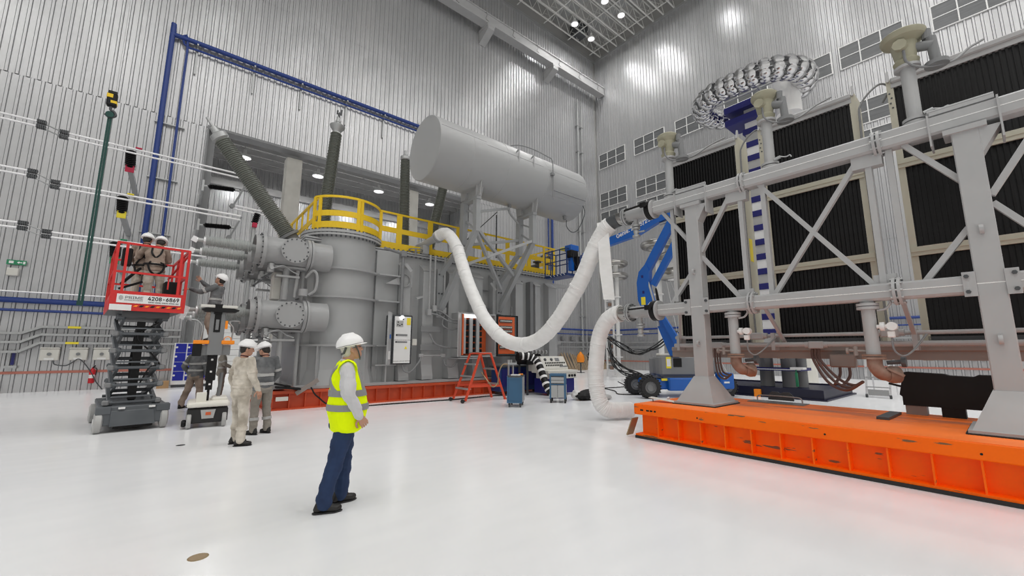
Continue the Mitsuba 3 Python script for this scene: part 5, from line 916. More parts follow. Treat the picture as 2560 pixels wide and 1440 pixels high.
    if legstripe:
        for k, a in (('rk', 'ra'), ('lk', 'la')):
            d = g(a)-g(k); p = g(k)+d*0.45; q = p+d*0.13
            add('reflective_band', cyl(p, q, 0.080*B, 18), stripem, kt, 40)
    if harness:
        add('harness', cat(tube(smoothpath([neck+V(-0.06, 0.09, -0.02), chest+V(-0.15, 0.07, -0.02), chest+V(-0.145, -0.06, -0.18), hip+V(-0.14, -0.12, 0.08)], 5), 0.018, 6), tube(smoothpath([neck+V(-0.06, -0.09, -0.02), chest+V(-0.15, -0.07, -0.02), chest+V(-0.145, 0.06, -0.18), hip+V(-0.14, 0.12, 0.08)], 5), 0.018, 6), tube([hip+V(0.15*math.cos(a), 0.19*math.sin(a), 0.06) for a in np.linspace(0, 2*math.pi, 20)], 0.022, 6), tube(smoothpath([hip+V(-0.13, 0.15, 0.05), hip+V(-0.15, 0.10, -0.10), hip+V(-0.10, 0.02, -0.16)], 5), 0.018, 6), tube(smoothpath([hip+V(-0.13, -0.15, 0.05), hip+V(-0.15, -0.10, -0.10), hip+V(-0.10, -0.02, -0.16)], 5), 0.018, 6)), 'm_black', kj, 40)
    return t, add
D = math.radians
# the visitor in the yellow-green vest
person((1.545, 4.66, 0), D(-14), 'man in yellow-green safety vest, white helmet and blue jeans, nearest the camera', 'm_shirt', 'm_jeans',
       dict(hip=(0.02, 0, 0.91), chest=(0.0, 0, 1.28), neck=(-0.01, 0, 1.475), head=(0.04, 0, 1.615), hp=-0.24, hy=-0.05, belly=0.035, rs=(-0.01, -0.19, 1.41), ls=(-0.01, 0.19, 1.41), re=(0.01, -0.27, 1.15), rw=(0.13, -0.24, 0.935), le=(0.0, 0.26, 1.13), lw=(0.08, 0.25, 0.90),
            rk=(-0.06, -0.10, 0.49), ra=(-0.15, -0.12, 0.09), lk=(0.03, 0.10, 0.49), la=(0.02, 0.12, 0.09), rf=D(-3), lf=D(16), rd=(0.55, 0.1, -0.85), curl=0.75, bulk=1.14), hair='m_hairgrey', vest=True, hairlen=0.03, fine=0.014)
# pair talking beside the mast lift
person((1.10, 8.69, 0), D(24), 'man in beige work clothes and white helmet seen from behind, hand hanging open', 'm_khakicloth', 'm_khakicloth',
       dict(head=(0.03, -0.01, 1.62), hy=-0.55, hp=0.12, rk=(0.0, -0.12, 0.5), ra=(-0.02, -0.13, 0.09), lk=(0.04, 0.11, 0.5), la=(0.05, 0.13, 0.09), rf=D(-40), lf=D(-25), re=(0.0, -0.28, 1.14), rw=(0.10, -0.31, 0.93), rd=(0.2, -0.1, -0.95), curl=0.2, bulk=1.08), legstripe=True, stripes=((1.12, 1.17), (0.96, 1.0)), stripem='m_khakicloth', fine=0.016)
person((1.56, 9.56, 0), D(98), 'man in grey banded jacket and white helmet turned left towards the man in beige', 'm_greycloth', 'm_greytrouser',
       dict(head=(0.05, 0.02, 1.60), hy=0.6, hp=0.30, rf=D(20), lf=D(30), rk=(0.04, -0.11, 0.5), ra=(0.0, -0.14, 0.09), re=(0.03, -0.27, 1.13), rw=(0.16, -0.2, 0.95), le=(0.05, 0.26, 1.13), lw=(0.2, 0.16, 1.0), bulk=1.06), beard=True, stripes=((1.10, 1.16), (0.93, 0.985)), legstripe=True, fine=0.018)
# behind the mast lift
person((0.76, 14.9, 0), D(55), 'man in grey banded jacket and brown trousers behind the mast lift, head hidden by it', 'm_greycloth', 'm_tancloth',
       dict(hip=(0, 0.02, 0.93), lk=(0.03, 0.20, 0.52), la=(-0.03, 0.30, 0.09), rk=(0.05, -0.10, 0.5), ra=(0.03, -0.12, 0.09), le=(-0.02, 0.34, 1.16), lw=(0.10, 0.24, 0.93), hp=0.3, bulk=1.14), stripes=((1.20, 1.25), (1.02, 1.07)), fine=0.022)
person((1.50, 16.6, 0), D(-10), 'man in olive work clothes half hidden behind the man in beige', 'm_greytrouser', 'm_greytrouser',
       dict(hy=-0.2, hp=0.25, re=(0.08, -0.26, 1.16), rw=(0.27, -0.16, 1.05)), stripes=((1.20, 1.25), (1.02, 1.07)), fine=0.022)
# two men in the red work platform
person((-0.55, 12.42, 2.50), D(85), 'man in tan clothes and white helmet at the left in the red work platform', 'm_tancloth', 'm_khakicloth',
       dict(head=(0.05, 0, 1.60), hp=0.15, hy=-0.2, re=(0.18, -0.24, 1.2), rw=(0.36, -0.14, 1.14), le=(0.12, 0.27, 1.18), lw=(0.33, 0.2, 1.12)), harness=True, fine=0.02)
person((-0.32, 12.05, 2.50), D(100), 'man in tan clothes bending forward at the right in the red work platform', 'm_tancloth', 'm_khakicloth',
       dict(hip=(-0.03, 0.03, 0.92), chest=(0.10, 0.04, 1.25), neck=(0.17, 0.0, 1.42), head=(0.23, -0.06, 1.53), hp=0.35, rs=(0.12, -0.16, 1.37), ls=(0.12, 0.22, 1.38), re=(0.24, -0.24, 1.14), rw=(0.42, -0.14, 1.10), le=(0.28, 0.28, 1.17), lw=(0.45, 0.2, 1.1), hy=-0.3), harness=True, fine=0.02)
# man up in the mast lift
person((0.84, 11.86, 1.80), D(152), 'man in grey banded jacket in the mast lift reaching up with both arms', 'm_greycloth', 'm_tancloth',
       dict(hip=(0.06, 0, 0.88), chest=(0.02, 0, 1.24), neck=(-0.04, 0, 1.42), head=(-0.02, 0, 1.56), hp=-0.50, rs=(0.0, -0.18, 1.37), ls=(0.0, 0.18, 1.36), re=(0.26, -0.22, 1.34), rw=(0.48, -0.16, 1.54), le=(0.30, 0.20, 1.22), lw=(0.56, 0.14, 1.30), rd=(0.6, 0.1, 0.8), ld=(0.9, 0.1, -0.1), rk=(0.12, -0.1, 0.48), lk=(0.12, 0.1, 0.48), ra=(0.0, -0.1, 0.09), la=(0.0, 0.1, 0.09), curl=0.35), scale=0.93, stripes=((1.03, 1.08),), fine=0.02)
# far away by the timber
person((25.6, 21.1, 0), D(200), 'man in dark banded jacket and white helmet far back by the stacked boards', 'm_black', 'm_jeans', {}, stripes=((1.22, 1.27), (1.05, 1.1)), fine=0.03)
# ================================================================ overhead bars, sling, wall fittings
hk = thing('crane_hook', 'black and yellow crane hook block hanging on thin ropes at the left', 'hook')
hx, hy = -1.89, 16.0
obj('block', cat(box((hx-0.11, hy-0.09, 8.62), (hx+0.11, hy+0.09, 9.02), 0.03), cyl((hx-0.09, hy, 9.0), (hx+0.09, hy, 9.0), 0.10, 16)), 'm_black', hk, 30)
obj('stripe', cat(box((hx-0.115, hy-0.095, 8.86), (hx+0.02, hy+0.095, 8.98)), box((hx-0.02, hy-0.095, 8.70), (hx+0.115, hy+0.095, 8.78))), 'm_yellow', hk, False)
obj('hook', tube(smoothpath([(hx, hy, 8.62), (hx, hy, 8.52), (hx+0.09, hy, 8.46), (hx+0.11, hy, 8.36), (hx, hy, 8.29), (hx-0.1, hy, 8.36)], 5), 0.035, 10), 'm_darkgrey', hk, 40)
obj('rope', cat(cyl((hx-0.05, hy, 9.0), (hx-0.05, hy, 31), 0.006, 6), cyl((hx+0.05, hy, 9.0), (hx+0.05, hy, 31), 0.006, 6)), 'm_galv', hk)
sg_ = thing('lifting_sling', 'dark green webbing sling hanging doubled from the crane hook', 'sling')
obj('webbing', cat(bar((hx+0.03, hy, 8.42), (hx+0.04, hy, 2.86), 0.05, 0.015, (0, 1, 0)), bar((hx-0.02, hy+0.02, 8.42), (hx-0.03, hy+0.02, 2.9), 0.04, 0.015, (0, 1, 0)), cyl((hx, hy-0.06, 8.36), (hx, hy+0.06, 8.36), 0.09, 14), box((hx-0.06, hy-0.02, 2.80), (hx+0.06, hy+0.03, 2.92))), 'm_green', sg_, False)
def busbar(zl, zr, x1, name, col, colname, xi, d2=0.17):
    t = thing('busbar', 'pair of bright metal busbar tubes, ' + name, 'busbar', 'busbars along the back wall')
    for dz in (0.0, -d2):
        obj('tube', cat(cyl((-25.9, 20, zl+dz), (-3.88, 20, zl+dz), 0.035, 10)), 'm_alu', t)
        obj('tube', cat(cyl((-3.42, 20, zr+dz), (x1, 20, zr-0.05+dz), 0.035, 10)), 'm_alu', t)
        obj('expansion_link', cat(*[tube(smoothpath([(-3.88, 20-0.03*k, zl+dz), (-3.7, 20-0.03*k, (zl+zr)/2+dz), (-3.42, 20-0.03*k, zr+dz)], 4), 0.014, 6) for k in (-1, 0, 1)]), 'm_galv', t)
        obj('clamp', cat([box((-4.02+0.045*k, 19.92, zl+dz-0.06), (-3.99+0.045*k, 20.08, zl+dz+0.06)) for k in range(5)], [box((-3.48+0.045*k, 19.92, zr+dz-0.06), (-3.45+0.045*k, 20.08, zr+dz+0.06)) for k in range(5)]), 'm_darkgrey', t, False)
    ki = obj('insulator', lathe([(0, 0)]+[(r, s) for s, r in zip(np.linspace(0, 0.62, 25), [0.10, 0.155, 0.155]*9)]+[(0, 0.62)], (xi, 20.1, zr-0.1), (0.0, 0.75, -0.66), 16), 'm_black', t, False)
    obj('phase_mark', cat(box((xi-0.12, 20.45, zr-0.78), (xi+0.13, 20.5, zr-0.52)), box((xi+0.12, 19.95, zr+0.02), (xi+0.3, 20.05, zr+0.06))), col, t, False)
    obj('wall_arm', cat(bar((xi, 20.5, zr-0.55), (xi, 24.33, zr-0.55), 0.16, 0.16), box((xi-0.18, 20.5, zr-0.64), (xi+0.18, 20.56, zr-0.46))), 'm_galv', t, False)
busbar(9.17, 9.0, 1.75, 'uppermost of the three, with red markers', 'm_magenta', 'red', -1.68)
busbar(7.43, 7.2, 1.9, 'middle one of the three, with a yellow marker', 'm_yellow2', 'yellow', -1.72)
busbar(5.66, 5.48, 0.9, 'lowest of the three, green marker, behind the red platform', 'm_brightgreen', 'green', -1.72)
for i, (z, name) in enumerate(((8.82, 'upper'), (7.04, 'lower'))):
    t = thing('disconnector', name + ' black ribbed insulator rod with grey angled arm in front of the opening', 'disconnector')
    obj('insulator', lathe([(0, 0), (0.05, 0.0), (0.05, 0.06)]+[(r, s) for s, r in zip(np.linspace(0.06, 0.96, 40), [0.075, 0.12]*20)]+[(0.05, 0.97), (0.05, 1.02), (0, 1.02)], (0.75, 22, z-0.03), (1, 0, 0.09), 16), 'm_black', t, False)
    obj('end_fitting', cat(cyl((0.62, 22, z-0.04), (0.78, 22, z-0.03), 0.05, 10), cyl((1.76, 22, z+0.06), (1.92, 22, z+0.07), 0.05, 10), box((0.55, 21.9, z-0.3), (0.63, 24.3, z+0.2)), box((0.50, 24.1, z-0.3), (0.64, 24.35, z+0.2))), 'm_galv', t, False)
    obj('arm', cat(bar((2.12, 22, z+0.62 if i else z+0.30), (1.74, 22, z-0.75 if not i else z-0.42), 0.10, 0.07), cyl((1.72, 21.9, z-0.72 if not i else z-0.42), (1.72, 22.1, z-0.72 if not i else z-0.42), 0.1, 12)), 'm_midgrey', t, False)
t = thing('busbar', 'short pair of metal busbar tubes in the opening ending at a red-marked black insulator', 'busbar', 'busbars along the back wall')
for dz in (0.0, -0.16): obj('tube', cyl((1.76, 22, 8.16+dz), (3.6, 22, 8.08+dz), 0.035, 10), 'm_alu', t)
obj('insulator', lathe([(0, 0)]+[(r, s) for s, r in zip(np.linspace(0, 0.5, 19), [0.09, 0.14, 0.14]*7)]+[(0, 0.5)], (2.74, 22, 7.98), (-0.15, 0.3, -0.9), 16), 'm_black', t, False)
obj('phase_mark', box((2.58, 22.0, 7.32), (2.76, 22.2, 7.52)), 'm_magenta', t, False)
obj('stand', cat(cyl((2.66, 22.25, 0), (2.66, 22.25, 7.5), 0.09, 12), box((2.5, 22.1, 0), (2.82, 22.4, 0.03))), 'm_galv', t, 30)
for y_, z_ in ((24.0, 3.8),): solo('rail_tube', cat(cyl((-25.8, 23.9, z_), (-0.2, 23.9, z_), 0.03, 8), *[box((x-0.02, 23.9, z_-0.02), (x+0.02, 24.35, z_+0.02)) for x in np.arange(-12, 0, 2.4)]), 'm_alu', 'thin bright metal rod running along the back wall above the blue pipes', 'tube')
# cable trays with a bend
tray_ = thing('cable_tray', 'three-tier grey cable trays stepping up along the left part of the back wall', 'cable tray')
for zl, zr in ((2.24, 2.50), (1.90, 2.20), (1.54, 1.88)):
    def seg(a, b): return cat(bar((a[0], 24.0, a[1]), (b[0], 24.0, b[1]), 0.03, 0.09), bar((a[0], 24.3, a[1]), (b[0], 24.3, b[1]), 0.03, 0.09), bar((a[0], 24.15, a[1]-0.04), (b[0], 24.15, b[1]-0.04), 0.3, 0.012))
    obj('tier', cat(seg((-25.8, zl), (-4.25, zl)), seg((-4.25, zl), (-3.75, zr)), seg((-3.75, zr), (0.5, zr))), 'm_galv', tray_, False)
    if zr != 2.2: obj('marker', box((-3.05, 23.975, zr-0.04), (-2.68, 23.984, zr+0.045)), 'm_yellow2', tray_, False)
obj('upright', cat(*[box((x-0.03, 24.27, 1.2 if k else 1.4), (x+0.03, 24.33, 2.7)) for k, x in enumerate((-2.62, -7, -10, 0.1))]), 'm_galv', tray_, False)
for k, (x, nm) in enumerate(((-3.45, 'leftmost of the three'), (-2.66, 'middle one of the three'), (-1.98, 'rightmost of the three'))):
    t = thing('outlet_box', 'pale grey wall outlet box under the cable trays, ' + nm, 'box', 'outlet boxes under the cable trays')
    obj('body', cat(box((x-0.26, 24.12, 1.20), (x+0.26, 24.34, 1.66), 0.02), prism([(-0.28, 1.66), (0.28, 1.66), (0.24, 1.71), (-0.24, 1.71)], (x, 24.08, 0), (1, 0, 0), (0, 0, 1), (0, 1, 0), 0.26)), 'm_offwhite', t, False)
    obj('socket', cat(cyl((x, 24.12, 1.45), (x, 24.06, 1.45), 0.06, 14)), 'm_midgrey', t, 30)
    obj('label', box((x-0.12, 24.10, 1.22), (x+0.14, 24.125, 1.30)), 'm_white', t, False)
solo('wall_cable', tube(smoothpath([(-3.3, 24.08, 1.2), (-3.25, 24.05, 1.05), (-2.95, 24.04, 1.0), (-2.75, 24.05, 1.15), (-2.62, 24.05, 1.25), (-2.45, 24.05, 1.1), (-2.2, 24.04, 0.7), (-2.0, 24.02, 0.3), (-1.8, 24.0, 0.02)], 6), 0.018, 6), 'm_darkgrey', 'dark cable looping from the leftmost outlet box down to the floor', 'cable')
t = thing('wall_bracket', 'small grey wall bracket with dark blue bar at the far left', 'bracket')
obj('plate', cat(box((-4.56, 24.2, 0.92), (-4.25, 24.34, 1.02)), box((-4.5, 24.25, 1.0), (-4.45, 24.34, 1.6))), 'm_galv', t, False); obj('bar', box((-4.42, 24.22, 1.05), (-4.34, 24.30, 1.5)), 'm_navy', t, False)
solo('floor_stand', cat(box((-4.75, 24.1, 0), (-4.68, 24.3, 0.42)), box((-4.85, 24.05, 0.40), (-4.6, 24.3, 0.44)), box((-4.85, 24.05, 0), (-4.58, 24.3, 0.03))), 'm_offwhite', 'little white stand on the floor at the left picture edge', 'stand', smooth=False)
t = thing('exit_sign', 'small green and white escape sign above a white emergency lamp on the back wall', 'sign')
obj('plate', box((-4.98, 24.25, 4.86), (-4.48, 24.28, 5.04)), 'm_brightgreen', t, False)
obj('pictogram', cat(box((-4.92, 24.24, 4.90), (-4.80, 24.252, 5.0)), prism([(0, 0.05), (0.06, 0), (0.06, 0.03), (0.14, 0.03), (0.14, 0.07), (0.06, 0.07), (0.06, 0.1)], (-4.72, 24.24, 4.9), (1, 0, 0), (0, 0, 1), (0, 1, 0), 0.012), box((-4.56, 24.24, 4.9), (-4.5, 24.252, 5.0))), 'm_white', t, False)
obj('lamp_box', cat(box((-4.93, 24.15, 4.42), (-4.62, 24.34, 4.72), 0.02)), 'm_offwhite', t, False)
t = thing('fire_extinguisher', 'red fire extinguisher by the foot of the back wall', 'fire extinguisher')
obj('cylinder', lathe([(0, 0), (0.085, 0), (0.09, 0.03), (0.09, 0.48), (0.06, 0.56), (0.03, 0.58), (0.03, 0.62), (0, 0.62)], (-2.18, 24.12, 0.28), n=18), 'm_red', t, 40)
obj('valve', cat(bar((-2.18, 24.12, 0.9), (-2.10, 24.0, 0.98), 0.03), tube(smoothpath([(-2.18, 24.1, 0.92), (-2.05, 24.02, 0.85), (-2.06, 24.02, 0.6)], 4), 0.014, 6)), 'm_black', t, 30)
obj('label', lathe([(0.0915, 0.20), (0.0915, 0.34)], (-2.18, 24.12, 0.28), n=18), 'm_white', t, 40)
obj('holder', box((-2.26, 24.2, 0.3), (-2.1, 24.36, 0.8)), 'm_red', t, False)
# lockers, carton
t = thing('locker', 'white locker with blue doors behind the lifts', 'locker')
obj('body', box((0.32, 23.55, 0.12), (1.62, 24.0, 1.93)), 'm_white', t, False); obj('plinth', box((0.36, 23.58, 0), (1.58, 23.98, 0.12)), 'm_darkgrey', t, False)
for c in range(3):
    for r in range(4):
        kd = obj('door', box((0.37+0.42*c, 23.53, 0.30+0.405*r), (0.74+0.42*c, 23.56, 0.68+0.405*r)), 'm_lockerblue', t, False)
        obj('latch', cyl((0.41+0.42*c, 23.535, 0.52+0.405*r), (0.41+0.42*c, 23.52, 0.52+0.405*r), 0.045, 12), 'm_white', kd, False)
t = thing('carton', 'brown cardboard box on the floor beside the blue locker', 'box')
obj('box', box((-0.12, 23.3, 0), (0.28, 23.75, 0.30)), 'm_cardboard', t, False); obj('flap', bar((-0.12, 23.5, 0.30), (-0.30, 23.5, 0.36), 0.4, 0.012), 'm_cardboard', t, False)
# ================================================================ things on the floor by the transformer
def leg_(a, b, w=0.07, h=0.05): return bar(a, b, w, h)
ld = thing('step_ladder', 'orange-red rolling step ladder with grey treads in front of the wiring cabinet', 'ladder')
fa, fb, ba, bb = V(7.31, 11.04, 0.06), V(8.93, 11.08, 0), V(7.36, 11.82, 0.06), V(8.95, 11.86, 0)
ta, tb, tc, td = V(7.92, 11.12, 1.52), V(8.34, 11.13, 1.52), V(7.94, 11.74, 1.52), V(8.36, 11.76, 1.52)
for a, b in ((fa, ta), (fb, tb), (ba, tc), (bb, td)): obj('leg', leg_(a, b), 'm_ladderred', ld, False)
obj('top_frame', cat(leg_(ta, tb), leg_(tc, td), leg_(ta, tc), leg_(tb, td)), 'm_ladderred', ld, False)
obj('platform', box((7.9, 11.1, 1.53), (8.36, 11.77, 1.56)), 'm_galv', ld, False)
for f in (0.24, 0.5, 0.76): obj('tread', cat(bar(fa+(ta-fa)*f, ba+(tc-ba)*f, 0.16, 0.03), bar(fa+(ta-fa)*f-V(0.06, 0, 0), ba+(tc-ba)*f-V(0.06, 0, 0), 0.02, 0.06)), 'm_galv', ld, False)
obj('tie', cat(bar(fa+(ta-fa)*0.30, fb+(tb-fb)*0.30, 0.06, 0.07)), 'm_ladderred', ld, False)
obj('tie', cat(bar(ba+(tc-ba)*0.30, bb+(td-bb)*0.30, 0.06, 0.07)), 'm_ladderred', ld, False)
obj('tie', cat(bar(fb+(tb-fb)*0.33, bb+(td-bb)*0.33, 0.05, 0.06), bar(fb+(tb-fb)*0.66, bb+(td-bb)*0.66, 0.05, 0.06)), 'm_galv', ld, False)
for p in (fa, ba): obj('wheel', cat(cyl(p+V(-0.10, -0.03, 0.0), p+V(-0.10, 0.03, 0.0), 0.055, 14), bar(p+V(0, 0, 0), p+V(-0.1, 0, 0), 0.03)), 'm_rubber', ld, 30)
def ocab(o, u, w, d):
    M = np.eye(4); u = np.array([*u, 0.0])/np.hypot(*u); M[:3, 0] = u; M[:3, 1] = np.cross([0, 0, 1.0], u); M[:3, 3] = o
    return M
# first tool trolley: blue end to the left, grey side to the right
A1 = ocab((8.02, 9.17, 0), (0.74, 0.68), 0, 0)    # x along its grey side, y to its left
t1 = thing('tool_trolley', 'tool trolley with a blue end panel and pale grey side, papers on top', 'trolley')
obj('body', put(cat(box((0, 0, 0.13), (0.66, 0.44, 0.86), 0.01)), A1), 'm_galv', t1, False)
obj('end_panel', put(cat(box((-0.012, 0.02, 0.14), (0.0, 0.42, 0.80)), box((-0.03, 0.0, 0.13), (0.0, 0.03, 0.88)), box((-0.03, 0.41, 0.13), (0.0, 0.44, 0.88)), box((-0.03, 0, 0.12), (0, 0.44, 0.17)), box((-0.03, 0, 0.80), (0, 0.44, 0.84))), A1), 'm_steelblue', t1, False)
obj('top', put(box((-0.03, -0.01, 0.86), (0.68, 0.45, 0.885)), A1), 'm_darkgrey', t1, False)
for x, y in ((0.06, 0.06), (0.06, 0.38), (0.60, 0.06), (0.6, 0.38)): obj('castor', put(cat(cyl((x, y-0.02, 0.05), (x, y+0.02, 0.05), 0.05, 14), box((x-0.03, y-0.03, 0.06), (x+0.03, y+0.03, 0.13))), A1), 'm_darkgrey', t1, 30)
solo('paper_stack', put(cat(box((0.08, 0.08, 0.886), (0.36, 0.34, 0.905)), box((0.12, 0.1, 0.905), (0.38, 0.36, 0.915))), A1), 'm_white', 'white papers lying on the tool trolley with the blue end', 'paper', smooth=False)
solo('glove', put(cat(box((0.36, 0.02, 0.886), (0.52, 0.14, 0.93), 0.02), box((0.48, 0.06, 0.886), (0.62, 0.12, 0.92), 0.012), box((0.48, 0.13, 0.886), (0.6, 0.18, 0.915), 0.012)), A1), 'm_safetyorange', 'orange glove lying on the tool trolley with the blue end', 'glove')
A2 = ocab((9.74, 9.08, 0), (0.76, 0.65), 0, 0)
t2 = thing('tool_trolley', 'tool trolley with grey drawers and a blue frame, right of the striped hose', 'trolley')
obj('body', put(box((0.03, 0.03, 0.16), (0.50, 0.46, 0.84), 0.01), A2), 'm_darkgrey', t2, False)
obj('frame', put(cat(box((-0.01, -0.01, 0.12), (0.05, 0.05, 0.88)), box((-0.01, 0.45, 0.12), (0.04, 0.5, 0.88)), box((0.48, -0.01, 0.12), (0.54, 0.05, 0.88)), box((-0.01, -0.01, 0.82), (0.54, 0.5, 0.88)), box((-0.02, -0.01, 0.55), (0.0, 0.5, 0.58)), box((0.0, 0.0, 0.56), (0.52, 0.01, 0.8))), A2), 'm_steelblue', t2, False)
for i in range(2): obj('drawer', put(box((-0.015, 0.05, 0.60+0.10*i), (0.03, 0.45, 0.69+0.10*i)), A2), 'm_galv', t2, False)
for i in range(2): obj('door', put(box((-0.015, 0.05+0.205*i, 0.16), (0.03, 0.245+0.205*i, 0.54)), A2), 'm_galv', t2, False)
obj('side_panel', put(box((0.05, -0.012, 0.16), (0.48, 0.03, 0.54)), A2), 'm_galv', t2, False)
for x, y in ((0.02, 0.02), (0.02, 0.46), (0.5, 0.02), (0.5, 0.46)): obj('castor', put(cat(cyl((x, y-0.025, 0.06), (x, y+0.025, 0.06), 0.06, 16), box((x-0.03, y-0.03, 0.07), (x+0.03, y+0.03, 0.13))), A2), 'm_rubber', t2, 30)
# oil plant: control desk, pump, blue skid, striped trunk
de = thing('control_desk', 'pale grey sloping control desk with instruments behind the drawer trolley', 'control desk')
obj('housing', cat(prism([(0, 0), (0.9, 0), (0.9, 0.55), (0.25, 0.55), (0.0, 0.12)], (10.62, 10.92, 0.85), (0, 1, 0), (0, 0, 1), (1, 0, 0), 1.25), box((10.6, 10.7, 0.80), (12.2, 11.6, 0.90), 0.01), box((10.75, 10.72, 0.60), (12.1, 11.5, 0.8))), 'm_offwhite', de, False)
obj('cabinet', box((10.75, 10.75, 0.08), (12.0, 11.6, 0.6)), 'm_navy', de, False)
nd = V(0, -0.863, 0.502); ud = V(0, 0.502, 0.863)
def ond(x, t, w, h, th=0.02): 
    c = V(x, 10.92, 0.97)+ud*t; return bar(c-V(w/2, 0, 0)+nd*0.005, c+V(w/2, 0, 0)+nd*0.005, h, th, nd)
obj('gauge', cat([lathe([(0, 0.03), (0.05, 0.03), (0.06, 0), (0.06, -0.01)], V(x, 10.92, 0.97)+ud*0.36, nd, 14) for x in (10.82, 11.15)]), 'm_darkgrey', de, 30)
obj('switch_row', cat([ond(10.78+0.09*(i % 12), 0.22 if i < 12 else 0.12, 0.035, 0.05, 0.04) for i in range(22)]), 'm_black', de, False)
obj('display', cat(ond(11.45, 0.36, 0.2, 0.12), ond(11.65, 0.07, 0.4, 0.05)), 'm_midgrey', de, False)
obj('plug', cat([cyl((x, 10.72, 0.70), (x, 10.69, 0.70), 0.045, 12) for x in (10.95, 11.15, 11.35, 11.7, 11.85, 12.0)]), 'm_black', de, False)
pu = thing('vacuum_pump', 'black pump unit behind the upper end of the striped trunk', 'pump')
obj('body', cat(cyl((10.0, 11.6, 1.36), (11.2, 11.9, 1.36), 0.18, 18), box((10.3, 11.5, 1.1), (11.5, 12.1, 1.25), 0.02), cyl((10.4, 11.6, 1.55), (11.4, 11.7, 1.55), 0.05, 10)), 'm_black', pu, 30)
obj('fitting', cat([cyl((10.5+0.18*i, 11.5, 1.56), (10.56+0.18*i, 11.5, 1.56), 0.075, 12) for i in range(5)]), 'm_galv', pu, 30)
obj('frame', cat(*[box((x, y, 0), (x+0.06, y+0.06, 1.1)) for x in (10.35, 11.4) for y in (11.55, 12.0)]), 'm_darkgrey', pu, False)
sk = thing('oil_skid', 'low blue box skid in the shade behind the step ladder', 'box')
obj('box', cat(box((9.55, 12.15, 0.12), (11.9, 12.7, 1.0), 0.02)), 'm_basket', sk, False); obj('lid', box((9.5, 12.1, 1.0), (11.95, 12.75, 1.05)), 'm_darkgrey', sk, False)
obj('panel', cat([box((9.62+0.56*i, 12.13, 0.3), (10.1+0.56*i, 12.16, 0.92)) for i in range(4)]), 'm_navy', sk, False)
obj('foot', cat(*[box((x, 12.2, 0), (x+0.12, 12.65, 0.12)) for x in (9.7, 11.6)]), 'm_darkgrey', sk, False)
solo('valve_block', cat(box((8.95, 10.95, 1.12), (9.35, 11.2, 1.2), 0.02), cyl((9.05, 11.05, 1.18), (9.05, 11.05, 1.30), 0.05, 10), cyl((9.2, 11.1, 1.18), (9.2, 11.1, 1.3), 0.04, 10), box((9.0, 11.0, 0.0), (9.05, 11.05, 1.12)), box((9.28, 11.1, 0), (9.33, 11.15, 1.12)), box((8.95, 10.95, 0), (9.4, 11.2, 0.03))), 'm_galv', 'grey valve block on a thin stand above the blue trolley', 'valve')
solo('yellow_tube', tube(smoothpath([(9.0, 11.0, 1.15), (8.75, 11.0, 1.14), (8.6, 11.0, 0.9), (8.5, 10.95, 0.55), (8.3, 10.95, 0.45), (8.15, 11.0, 0.62), (8.1, 11.3, 0.9)], 6), 0.022, 8), 'm_brass', 'thin yellowish tube curling from the valve block through the step ladder', 'hose')
st = thing('ribbed_trunk', 'thick black and white banded flexible trunk curving down to the floor', 'hose')
SP = smoothpath([(9.85, 11.45, 1.42), (10.2, 11.25, 1.40), (10.38, 11.05, 1.22), (10.34, 10.75, 0.82), (10.27, 10.45, 0.40), (10.36, 10.25, 0.16), (10.75, 10.0, 0.135)], 12)
n_ = len(SP); rr_ = np.array([0.145 if (i//3) % 2 == 0 else 0.118 for i in range(n_)])
obj('core', tube(SP, 0.12, 18), 'm_black', st, 30)
for i in range(3, n_-3, 6): obj('band', tube(SP[i:i+3], 0.137, 18), 'm_white', st, 40)
jb = thing('tarp_bundle', 'black and white bundle of sheets and hoses on the floor right of the drawer trolley', 'bundle')
for k, (x, y, z, s, m) in enumerate(((10.85, 9.25, 0.14, (0.38, 0.22, 0.15), 'm_black'), (11.15, 9.05, 0.10, (0.30, 0.22, 0.11), 'm_white'), (11.3, 9.35, 0.15, (0.42, 0.25, 0.17), 'm_black'), (10.65, 9.45, 0.16, (0.18, 0.16, 0.16), 'm_white'), (11.5, 8.95, 0.08, (0.26, 0.2, 0.09), 'm_reflectlight'))):
    me = trimesh.creation.icosphere(subdivisions=3); v = me.vertices; v = v*(1+0.5*(meshkit.fbm(v*2.3+k*5, 3, k)-0.5))[:, None]; me.vertices = v*np.array(s)+V(x, y, z); me.vertices[:, 2] = np.maximum(me.vertices[:, 2], 0.004); obj('sheet', me, m, jb, True)
# ================================================================ far right side of the hall
t0 = thing('board', 'weathered timber board leaning in a row against the back wall near the corner', 'board', 'timber boards leaning near the corner')
_u = []
for i in range(30):
    x = 25.3+0.19*i; h = random.uniform(1.15, 1.55); me = bar((x, 23.55, 0.01), (x+random.uniform(-.05, .05), 24.25, h), random.uniform(0.10, 0.15), 0.035, (0, -1, 0.3))
    if i == 0: obj('plank', me, 'm_wood', t0, False)
    else:
        k = solo('board', me, 'm_wood', labels[t0]['label'], 'board', 'timber boards leaning near the corner', False)
solo('orange_cover', lathe([(0, 0), (0.25, 0.02), (0.3, 0.25), (0.24, 0.55), (0.12, 0.68), (0.05, 0.8), (0, 0.82)], (24.0, 20.8, 0.75), n=14), 'm_safetyorange', 'bright orange cover on a stand left of the far worker', 'cover')
solo('cover_stand', cat(box((23.8, 20.6, 0), (24.2, 21.0, 0.03)), cyl((24.0, 20.8, 0), (24.0, 20.8, 0.76), 0.05, 10), cyl((24.0, 20.8, 0.72), (24.0, 20.8, 0.76), 0.25, 16)), 'm_darkgrey', 'dark stand under the bright orange cover', 'stand')
